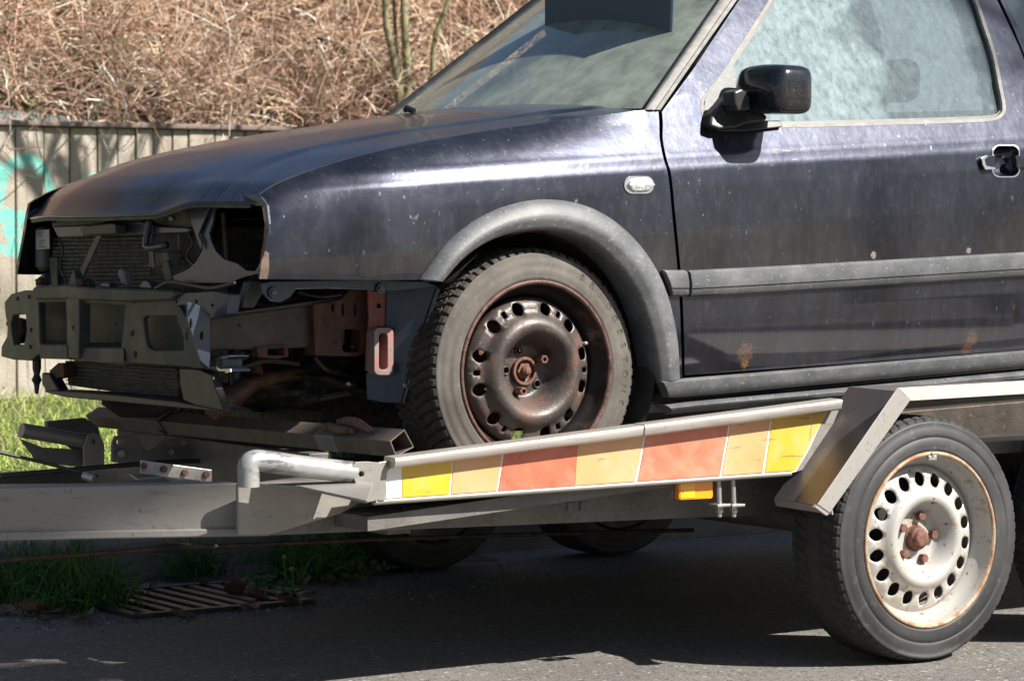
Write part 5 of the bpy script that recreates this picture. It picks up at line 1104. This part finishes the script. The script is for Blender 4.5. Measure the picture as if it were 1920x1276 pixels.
# -- wheel and arch
def car_wheel(loc, mirror=False):
    t = empty('wheel', loc, parent=car)
    if mirror: t.rotation_euler = (0, 0, pi)
    make_tyre(t, .283, .208, .205, 'winter', M['tyre'], M['tread'])
    barrel(t, .208, .205, M['rimrust'], M['rimin'], .06)
    h = prof_fn([(.020, .066), (.058, .066), (.064, .062), (.074, .038), (.088, .014), (.104, .003), (.118, .007), (.130, .020), (.138, .029), (.156, .032), (.163, .038), (.174, .055)])
    hl = []
    for k in range(12): a = radians(15 + 30 * k); hl.append(ell(.1475 * cos(a), .1475 * sin(a), .0158, .0150, 14, a))
    for k in range(6): a = radians(30 + 60 * k - 30); hl.append([(.150 * cos(a) + (q[0] * cos(a) - q[1] * sin(a)), .150 * sin(a) + (q[0] * sin(a) + q[1] * cos(a))) for q in rrect(-.008, -.006, .008, .006, .003, 2)])
    for k in range(5):
        a = radians(105 + 72 * k)
        if k not in (2, 4): hl.append(ell(.049 * cos(a), .049 * sin(a), .0072, .0072, 12))
    disc_mesh('wheel_disc', .020, .172, h, hl, M['rimdark'], t)
    for k in range(5):
        a = radians(105 + 72 * k)
        if k in (2, 4): hexbolt('wheel_bolt', .049 * cos(a), .049 * sin(a), .064, .0105, .030, M['boltrust'], t, hole=True)
        else: ringm('bolt_seat', .0075, .0105, .065, .005, M['rimdark'], t, .049 * cos(a), .049 * sin(a))
    ringm('hub_ring', .026, .033, .064, .010, M['boltrust'], t)
    lathe('axle_stub', [(.026, .074), (.020, .068), (.013, .064), (.012, .048), (.009, .044), (.006, .041), (.001, .041)], 12, M['boltrust'], t, auto=30)
    ringm('axle_nut', .010, .020, .068, .012, M['boltrust'], t, seg=6)
    lathe('brake_disc', [(.001, .105), (.128, .105), (.130, .112), (.13, .122)], 48, M['boltrust'], t)
    MB().box(-.17, -.10, .09, .17, -.05, .08).build('brake_calliper', M['arm'], t, local=True, bevel=.01)
    MB().tube([(.150, .055, .06), (.152, .040, .061), (.154, .026, .062)], .0045, 8).build('valve', M['zinc'], t, local=True, smooth=True)
    return t
cwc = PY(1010, 697, .425); cw = car_wheel(tuple(cwc)); cm = car_wheel((cwc[0], 2 * YC - .425, cwc[2]), True)
rwc = np.array(cwc) + np.array([2.475 * cp, 0, 2.475 * sp]); 
def copy_tree(o, par, loc):
    c = o.copy(); COL.objects.link(c); c.parent = par; c.location = loc; ORG[c.name] = ORG[o.name]
    for ch in o.children:
        k = ch.copy(); COL.objects.link(k); k.parent = c
    return c
copy_tree(cw, car, rwc - ORG[car.name]); copy_tree(cm, car, (rwc[0] - OX, YC - .425, rwc[2] - OZ))
# lettering moulded on the tyre
def tyre_text(txt, a0, a1, rad, size, mt, parent, y=.0005, outline=True):
    for i, ch in enumerate(txt):
        if ch == ' ': continue
        cu = bpy.data.curves.new('letter', 'FONT'); cu.body = ch; cu.size = size; cu.extrude = .0008; cu.align_x = 'CENTER'; cu.resolution_u = 3
        o = bpy.data.objects.new('letter', cu); COL.objects.link(o); me = bpy.data.meshes.new_from_object(o.evaluated_get(bpy.context.evaluated_depsgraph_get())); bpy.data.objects.remove(o)
        a = radians(a0 + (a1 - a0) * i / (len(txt) - 1)); c = np.empty(len(me.vertices) * 3, 'f'); me.vertices.foreach_get('co', c); c = c.reshape(-1, 3)
        er = np.array([cos(a), 0, sin(a)]); et = np.array([sin(a), 0, -cos(a)]); P = er * rad + c[:, :1] * et * 1.15 + c[:, 1:2] * er; P[:, 1] = y - c[:, 2]
        me.vertices.foreach_set('co', P.astype('f').ravel()); me.materials.append(mt); me.update()
        q = bpy.data.objects.new('tyre_letter', me); COL.objects.link(q); q.parent = parent; ORG[q.name] = ORG[parent.name]
M['letter'] = mat('moulded_letter', (.050, .044, .038), .7, 0)
tyre_text('BRIDGESTONE', 60, -18, .242, .022, M['letter'], cw, .0022)
# arch liner
u_ = np.linspace(radians(-30), radians(141), 40); V = []
for a in u_:
    for y, r in ((.415, .318), (.44, .312), (.62, .312), (.80, .305), (.80, .05)): V.append((cwc[0] + r * cos(a) + .01, y, cwc[2] + r * sin(a) + .01))
M['liner'] = mat('muddy_arch_liner', (.030, .025, .022), .9, 0, layers=[dict(s=12, d=7, lo=.4, hi=.65, c=(.085, .058, .042), amt=.8)], bump=[(60, .003)])
ln = mesh('arch_liner', V, [(i * 5 + j, i * 5 + j + 1, (i + 1) * 5 + j + 1, (i + 1) * 5 + j) for i in range(39) for j in range(4)], M['liner'], car, smooth=True); mirrored(ln)
spl = lambda x, z: float(np.clip(.60 - 1.2 * (x + 1.16), .478, .60))
prism('splash_panel', [(726, 545), (822, 538), (812, 566), (797, 612), (784, 655), (768, 705), (756, 755), (720, 754), (690, 748), (687, 700), (722, 690)], spl, .004, M['bluesteel'], car, .001)
prism('fender_edge_flange', [(820, 540), (826, 541), (815, 575), (800, 618), (787, 660), (772, 708), (759, 757), (755, 757), (768, 704), (783, 655), (796, 612), (810, 568)], lambda x, z: spl(x, z) - .008, .010, M['paint'], car, .001)
cyl_y('clip', (758, 722), .535, .005, .004, M['zinc'], car)
# -- exposed structure under the fender
prism('fender_bracket', [(489, 531), (510, 527), (700, 524), (800, 528), (822, 538), (735, 545), (620, 541), (556, 542), (545, 556), (526, 567), (506, 564), (492, 549)], .50, .006, M['bluesteel'], car, .0015)
for a, b in ((513, 548), (714, 541)): cyl_y('bracket_bolt', (a, b), .497, .013, .004, M['bluesteel'], car, 16); cyl_y('bracket_bolt', (a, b), .493, .006, .005, M['galvdark'], car, 6)
prism('fender_front_flange', [(486, 523), (490, 490), (497, 470), (504, 474), (505, 500), (502, 523)], lambda x, z: Sside(x, z) - .0015, .003, mat('rusty_flange', (.16, .095, .065), .7, 0, layers=[dict(s=40, lo=.45, hi=.6, c=(.05, .04, .045), amt=.8)]), car, .0005)
prism('steel_bracket', [(468, 527), (478, 525), (501, 528), (500, 536), (484, 566), (478, 577), (454, 577), (460, 552)], .56, .03, M['olive'], car, .004)
prism('chassis_rail', [(393, 596), (470, 586), (560, 574), (645, 562), (648, 646), (600, 650), (520, 654), (394, 657)], .64, .09, M['rail'], car, .004)
prism('rail_top_flange', [(393, 591), (470, 580), (562, 568), (648, 556), (648, 563), (470, 586), (393, 598)], .63, .03, M['rail'], car, .001)
prism('rusted_crush_box', [(588, 571), (640, 561), (656, 543), (694, 541), (692, 600), (690, 660), (668, 668), (592, 666), (590, 640)], .618, .05, M['rustred'], car, .002,
      holes=[rrect(642, 617, 677, 660, 8), ell(624, 576, 2.6, 9, 8), ell(643, 580, 2.4, 13, 8), ell(666, 580, 2.4, 13, 8)])
prism('rail_hanger', [(482, 650), (540, 646), (541, 668), (520, 672), (484, 669)], .63, .03, M['rustred'], car, .002, holes=[rrect(502, 651, 534, 666, 3)])
prism('primer_bracket', [(690, 541), (700, 545), (728, 549), (731, 600), (729, 612), (706, 612), (704, 640), (702, 700), (686, 694), (688, 640), (692, 600)], .585, .006, M['primer'], car, .0015, holes=[ell(711, 573, 4.5, 4.5, 10)])
M['slotpad'] = mat('reddish_bumper_mount', (.30, .135, .115), .6, .1, layers=[dict(s=24, d=6, lo=.42, hi=.6, c=(.20, .185, .18), amt=.85), dict(s=90, lo=.6, hi=.7, c=(.10, .05, .045), amt=.7)], bump=[(90, .0005)])
prism('bumper_mount', rrect(702, 614, 738, 703, 10), .545, .035, M['slotpad'], car, .003, holes=[rrect(711, 624, 727, 693, 7)])
prism('mount_back', rrect(706, 618, 734, 699, 8), .580, .004, M['void'], car, 0)
for b in (633, 647, 660, 671): cyl_y('mount_bolt', (719, b), .578, .0065, .022, M['boltrust'], car, 8)
cyl_y('mount_bolt', (719, 685), .578, .006, .024, M['zinc'], car, 8)
ptube('control_arm', [(395, 765, .80), (430, 748, .80), (475, 716, .80), (520, 706, .80), (600, 698, .82), (700, 684, .86)], [.030, .030, .020, .018, .018, .014], M['arm'], car, 12)
ptube('control_arm', [(480, 700, .78), (482, 690, .78), (478, 680, .78)], [.018, .014, .010], M['arm'], car, 10)
ptube('coolant_hose', [(452, 660, .80), (440, 690, .80), (444, 720, .82), (425, 745, .85)], .014, M['bluesteel'], car, 10)
bmx = bmesh.new(); bmesh.ops.create_icosphere(bmx, subdivisions=5, radius=1); rs_ = np.random.default_rng(4)
V = []
for v in bmx.verts:
    q = np.array(v.co); n_ = 1 + .16 * sin(q[0] * 6 + q[2] * 4) * sin(q[1] * 7) + .08 * sin(q[0] * 17 + 2) * sin(q[2] * 15 + q[1] * 13); V.append(np.array([-1.12, 1.12, .665]) + q * n_ * np.array([.24, .40, .085]))
F = [[v.index for v in f.verts] for f in bmx.faces]; bmx.free(); mesh('engine_sump', V, F, M['sludge'], car, smooth=True)
mb = MB(); mb.box(-1.40, -1.16, .86, 1.70, .66, 1.02); mb.box(-1.16, -.56, .84, 1.44, .52, 1.03); mb.build('engine_block', M['sludge'], car)
MB().box(-1.16, -.56, .80, 1.48, 1.00, 1.04).build('bay_cover', M['void'], car)
for i_, (L_, r_) in enumerate([([(470, 560, .72), (500, 575, .70), (540, 562, .69), (590, 560, .70)], .005), ([(560, 548, .66), (600, 556, .63), (640, 552, .62)], .004), ([(420, 700, .78), (450, 690, .72), (500, 676, .72), (560, 682, .74)], .006),
    ([(590, 668, .70), (610, 690, .70), (640, 700, .72), (690, 720, .74)], .007), ([(540, 735, .80), (600, 745, .76), (660, 735, .74), (700, 745, .76)], .009), ([(430, 640, .85), (470, 665, .8), (520, 668, .78)], .008)]):
    ptube('wiring_hose', cr3(L_), r_, M['black'] if i_ % 2 else M['rail'], car, 8)
for a, b in ((610, 600), (630, 640), (560, 600), (450, 610), (660, 650)): cyl_y('rail_rivet', (a, b), .617 if a > 590 else .639, .0045, .002, M['rustred'], car, 8)
# -- front structure
Xb = lambda y, z: -1.600 + .035 * ((y - 1.15) / .60) ** 2
XB = ('X', Xb)
main = [(66, 543), (130, 541), (240, 544), (320, 547), (330, 560), (338, 577), (352, 600), (362, 625), (370, 655), (378, 690), (330, 686), (240, 680), (140, 672), (72, 665), (68, 620)]
plate('bumper_beam', main, XB, M['olive'], car, .012, holes=[[(72, 567), (123, 566), (125, 600), (125, 664), (80, 658), (74, 640)], [(149, 568), (180, 569), (235, 573), (233, 600), (224, 674), (152, 667), (149, 640)], [(268, 598), (274, 592), (330, 592), (337, 612), (344, 632), (344, 656), (292, 657), (279, 652), (273, 640)]], bevel=.002)
plate('bumper_beam_upper', [(60, 540), (66, 536), (125, 534), (150, 538), (240, 541), (320, 544), (335, 549), (320, 563), (236, 566), (150, 562), (124, 560), (66, 562)], ('X', lambda y, z: Xb(y, z) - .014), M['olive'], car, .018, bevel=.004)
plate('beam_recess', [(60, 560), (240, 566), (345, 585), (360, 640), (350, 665), (230, 684), (70, 668)], ('X', lambda y, z: Xb(y, z) + .06), M['olive'], car, .004)
plate('beam_rib', [(126, 538), (147, 540), (148, 600), (147, 672), (128, 670), (126, 600)], ('X', lambda y, z: Xb(y, z) - .012), M['olive'], car, .03, bevel=.002, holes=[ell(137, 614, 1.6, 4, 8)])
def shelf(x0, x1, y0, y1, y2):
    A_ = [PX(x0, y0, -1.535), PX(x1, y0 + (x1 - x0) * .02, -1.535)]; B_ = [PX(x0, y1, -1.60), PX(x1, y1 + (x1 - x0) * .02, -1.60)]; C_ = [PX(x0, y2, -1.605), PX(x1, y2 + (x1 - x0) * .03, -1.605)]
    MB().add(A_ + B_ + C_, [(0, 1, 3, 2), (2, 3, 5, 4)]).build('beam_shelf', M['olive'], car, auto=60, bevel=.003)
shelf(75, 126, 638, 645, 672); shelf(148, 232, 641, 650, 676)
plate('tow_bracket', [(8, 566), (20, 551), (45, 544), (66, 544), (72, 580), (72, 664), (58, 676), (24, 674), (2, 668), (3, 648), (13, 630), (14, 612), (10, 590)], XB, M['olive'], car, .02, holes=[[(24, 590), (48, 588), (50, 620), (45, 645), (26, 646), (22, 628), (20, 606)]], bevel=.002)
plate('tow_eye', [(8, 605), (20, 595), (40, 600), (44, 625), (36, 644), (22, 640), (18, 622)], ('X', lambda y, z: Xb(y, z) + .03), M['void'], car, .03, bevel=.004, holes=[ell(28, 616, 6, 8, 10)])
plate('gusset_plate', [(346, 614), (356, 618), (364, 634), (378, 690), (360, 690), (350, 660), (346, 640)], ('X', lambda y, z: Xb(y, z) - .014), M['olive'], car, .005, holes=[ell(351, 630, 3.2, 8, 10)])
plate('cross_panel', [(325, 551), (400, 546), (430, 552), (424, 588), (412, 596), (394, 596), (388, 584), (345, 572), (328, 573)], ('X', lambda y, z: Xb(y, z) - .004), M['bluesteel'], car, .03, bevel=.003, holes=[ell(331, 565, 2.2, 3, 8), ell(368, 565, 2.2, 3, 8), ell(398, 572, 2.4, 3, 8)])
prism('end_bracket', [(352, 566), (380, 575), (394, 590), (394, 672), (392, 690), (376, 676), (362, 630), (352, 600)], .60, .006, M['bluesteel'], car, .002, holes=[ell(379, 629, 4.5, 9, 10), ell(358, 606, 3, 10, 8)])
plate('channel_end', [(380, 668), (416, 664), (430, 667), (426, 674), (417, 672), (417, 688), (432, 692), (432, 697), (402, 698), (384, 694)], ('X', -1.545), M['bluesteel'], car, .05, bevel=.001)
plate('channel_edge', [(402, 671), (418, 667), (430, 667), (428, 670), (408, 674), (408, 688), (413, 692), (432, 691), (433, 697), (422, 699), (422, 696), (428, 695), (410, 695), (405, 689), (405, 674)], ('X', -1.548), M['chrome'], car, .002, bevel=0)
for a, b, rr in ((253, 562, 7), (250, 625, 6), (256, 664, 7)): plate('locating_hole', [(a - 3 + 2.5 * cos(q), b + rr * sin(q)) for q in np.linspace(0, 2 * pi, 13)[:-1]], ('X', lambda y, z: Xb(y, z) - .0012), M['void'], car, .001, bevel=0)
for a, b in ((54, 556), (57, 618), (56, 650), (306, 558), (318, 556), (217, 606), (32, 560)): plate('locating_hole', ell(a, b, 2.4, 4.2, 8), ('X', lambda y, z: Xb(y, z) - .0012), M['void'], car, .001, bevel=0)
MB().tube([PX(a, b, -1.50) for a, b in cr([(350, 430), (362, 455), (350, 480), (366, 500), (360, 520)], 4)], .004, 6).build('wiring_loom', M['black'], car, smooth=True)
MB().tube([PX(a, b, -1.53) for a, b in cr([(110, 446), (118, 470), (112, 500), (124, 525), (122, 540)], 4)], .003, 6).build('wiring_loom', M['black'], car, smooth=True)
MB().tube([PX(a, b, -1.60) for a, b in cr([(292, 540), (318, 528), (352, 533), (395, 540), (440, 530)], 4)], .004, 6).build('wiring_loom', M['black'], car, smooth=True)
# headlight panel and upper crossmember
plate('headlight_panel', [(342, 378), (350, 372), (400, 366), (486, 364), (500, 385), (504, 420), (502, 450), (490, 492), (486, 512), (455, 520), (430, 530), (330, 530), (322, 518), (352, 505), (368, 490), (380, 468), (374, 450), (368, 440), (360, 410)], ('X', -1.512), M['bluesteel'], car, .006,
      holes=[[(405, 388), (440, 385), (494, 386), (499, 410), (498, 450), (492, 488), (478, 508), (462, 507), (445, 494), (420, 486), (404, 470), (395, 450), (392, 436), (399, 415), (400, 396)]], bevel=.002)
plate('headlight_panel', [(342, 378), (400, 366), (400, 372), (372, 440), (378, 455), (376, 470), (366, 440), (352, 400)], ('X', -1.52), M['bluesteel'], car, .004)
MB().tube([PX(417, 400, -1.40), PX(421, 440, -1.40), PX(425, 486, -1.40)], .006, 6).build('adjuster_rod', M['galvdark'], car)
plate('upper_crossmember', [(96, 402), (144, 400), (200, 398), (300, 392), (340, 380), (352, 400), (362, 428), (350, 434), (260, 437), (215, 440), (108, 442), (98, 424)], ('X', -1.505), M['olive'], car, .05, holes=[rrect(99, 412, 104, 418, 1, 2), rrect(137, 409, 143, 415, 1, 2), rrect(217, 404, 227, 409, 1, 2), rrect(283, 401, 295, 406, 1, 2), [(262, 404), (282, 403), (284, 414), (270, 416)]], bevel=.002)
plate('crossmember_ledge', [(98, 424), (144, 422), (215, 420), (262, 414), (300, 424), (350, 426), (362, 430), (350, 437), (260, 440), (108, 445)], ('X', -1.52), M['bluesteel'], car, .04, bevel=.003)
plate('lock_cover', [(150, 421), (165, 423), (213, 418), (216, 422), (216, 438), (155, 441), (151, 432)], ('X', -1.56), M['olive'], car, .03, bevel=.002)
plate('lock_cover', [(169, 411), (195, 409), (196, 418), (170, 420)], ('X', -1.54), M['galvdark'], car, .03, bevel=.002)
plate('crossmember_bolt', ell(319, 410, 4, 4.5, 8), ('X', -1.512), M['zinc'], car, .006)
# condenser
def pl_bar(name, a, b, X, r, m_, par, n=6): MB().tube([PX(*a, X), PX(*b, X)], r, n).build(name, m_, par)
cond = plate('condenser', [(98, 443), (330, 436), (372, 434), (372, 540), (100, 542)], ('X', -1.46), M['fin'], car, .02)
for k in range(13):
    y = 449 + k * 7.5; pl_bar('condenser_tube', (100, y), (282 + (k > 9) * 25, y - 3.5 - k * .05), -1.464, .0022, M['bar'], cond, 5)
plate('condenser_frame', [(92, 482), (106, 483), (108, 538), (95, 540)], ('X', -1.475), M['olive'], car, .01)
prism_ = plate('bracing_strap', [(180, 441), (190, 441), (186, 450), (152, 525), (142, 524), (174, 452)], ('X', -1.52), M['galvdark'], car, .006, bevel=.001)
plate('radiator_bracket', [(134, 512), (138, 506), (142, 522), (158, 522), (168, 538), (126, 540)], ('X', -1.56), M['olive'], car, .02, bevel=.002)
plate('rusty_tab', [(140, 524), (152, 522), (154, 536), (142, 538)], ('X', -1.575), M['rustred'], car, .01, bevel=.002)
plate('rusty_tab', [(64, 524), (72, 520), (76, 530), (68, 534)], ('X', -1.575), M['rustred'], car, .02, bevel=.002)
plate('radiator_bracket', [(66, 524), (82, 511), (84, 534), (74, 538), (66, 536)], ('X', -1.56), M['olive'], car, .02, bevel=.002)
plate('guide_peg', [(218, 512), (224, 502), (230, 506), (237, 534), (228, 534)], ('X', -1.56), M['galvdark'], car, .02, bevel=.003)
plate('small_clip', [(186, 538), (190, 530), (203, 530), (207, 539)], ('X', -1.575), M['bluesteel'], car, .02, bevel=.002)
plate('small_clip', [(260, 540), (264, 530), (272, 525), (280, 530), (285, 541)], ('X', -1.575), M['bluesteel'], car, .02, bevel=.002)
MB().tube([PX(a, b, -1.53) for a, b in cr([(281, 412), (278, 430), (274, 455), (276, 462), (286, 464), (312, 459)], 4)], .0085, 10).build('coolant_pipe', M['bluesteel'], car, smooth=True)
MB().tube([PX(a, b, -1.51) for a, b in ((290, 424), (285, 450), (283, 500))], .005, 6).build('pipe_stay', M['galvdark'], car)
plate('pressure_switch', [(290, 472), (312, 470), (316, 498), (292, 500)], ('X', -1.51), M['galvdark'], car, .03, bevel=.003)
plate('hinge_plate', [(302, 490), (314, 488), (322, 525), (308, 528)], ('X', -1.515), M['olive'], car, .01, bevel=.002)
plate('latch_plate', [(280, 462), (286, 462), (290, 502), (284, 503)], ('X', -1.525), M['olive'], car, .004)
MB().tube([PX(335, 434, -1.47), PX(337, 470, -1.47), PX(344, 495, -1.47)], .0035, 6).build('seam_line', M['bar'], car)
dr = MB().tube([PX(82, b, -1.46) for b in (425, 430, 500, 508)], [.008, .022, .022, .010], 18).build('receiver_drier', M['galvdark'], car, auto=40)
lb = plate('label_sticker', [(68, 432), (92, 430), (93, 466), (68, 468)], ('X', -1.4865), M['label'], dr, .0006, bevel=0)
def flat_text(txt, px, size, X, mt, parent):
    cu = bpy.data.curves.new('t', 'FONT'); cu.body = txt; cu.size = size; cu.align_x = 'LEFT'; o = bpy.data.objects.new('t', cu); COL.objects.link(o)
    me = bpy.data.meshes.new_from_object(o.evaluated_get(bpy.context.evaluated_depsgraph_get())); bpy.data.objects.remove(o); p = PX(*px, X)
    c = np.empty(len(me.vertices) * 3, 'f'); me.vertices.foreach_get('co', c); c = c.reshape(-1, 3); P = np.stack([np.full(len(c), X), p[1] - c[:, 0] * 1.0, p[2] + c[:, 1]], 1) - ORG[parent.name]
    me.vertices.foreach_set('co', P.astype('f').ravel()); me.materials.append(mt); me.update(); q = bpy.data.objects.new('sticker_print', me); COL.objects.link(q); q.parent = parent
flat_text('BB AA B', (69, 437), .0105, -1.4868, M['ink'], dr); flat_text('3601', (68.5, 445), .022, -1.4868, M['ink'], dr)
for k, y in enumerate((450, 454, 458, 462)): plate('sticker_line', [(72 + k % 2, y), (86 - 3 * (k % 3), y - .4), (86 - 3 * (k % 3), y + 1), (72 + k % 2, y + 1.4)], ('X', -1.4868), M['ink'], dr, .0002, bevel=0)
# lower front
rad = plate('lower_radiator', [(122, 676), (330, 690), (334, 744), (220, 735), (128, 722)], ('X', -1.50), M['fin'], car, .02)
for k in range(6): pl_bar('radiator_tube', (124, 683 + k * 7.2), (332, 698 + k * 7.5), -1.503, .0014, M['bar'], rad, 5)
plate('rusty_corner', [(92, 694), (108, 680), (118, 680), (120, 706), (95, 711)], ('X', -1.54), M['rustred'], car, .03, bevel=.002)
plate('corner_duct', [(78, 698), (92, 700), (108, 728), (110, 735), (86, 734), (78, 720)], ('X', -1.55), M['black'], car, .03, bevel=.003)
plate('undertray', [(84, 731), (140, 734), (230, 741), (330, 752), (412, 768), (416, 772), (340, 766), (220, 754), (120, 744), (84, 735)], ('X', -1.57), M['black'], car, .08, bevel=.003)
plate('air_deflector', [(336, 690), (372, 692), (396, 702), (404, 728), (420, 771), (386, 768), (344, 750), (338, 720)], ('X', -1.565), M['black'], car, .02, bevel=.002)
MB().tube([PX(69, b, -1.50) for b in (672, 690, 702, 712, 720, 738)], [.012, .012, .008, .014, .008, .005], 8).build('rubber_buffer', M['black'], car)
ptube('sump_guard', [(195, 752, 1.5), (230, 766, 1.45), (290, 766, 1.35), (330, 756, 1.25)], [.01, .022, .022, .01], M['void'], car, 12)
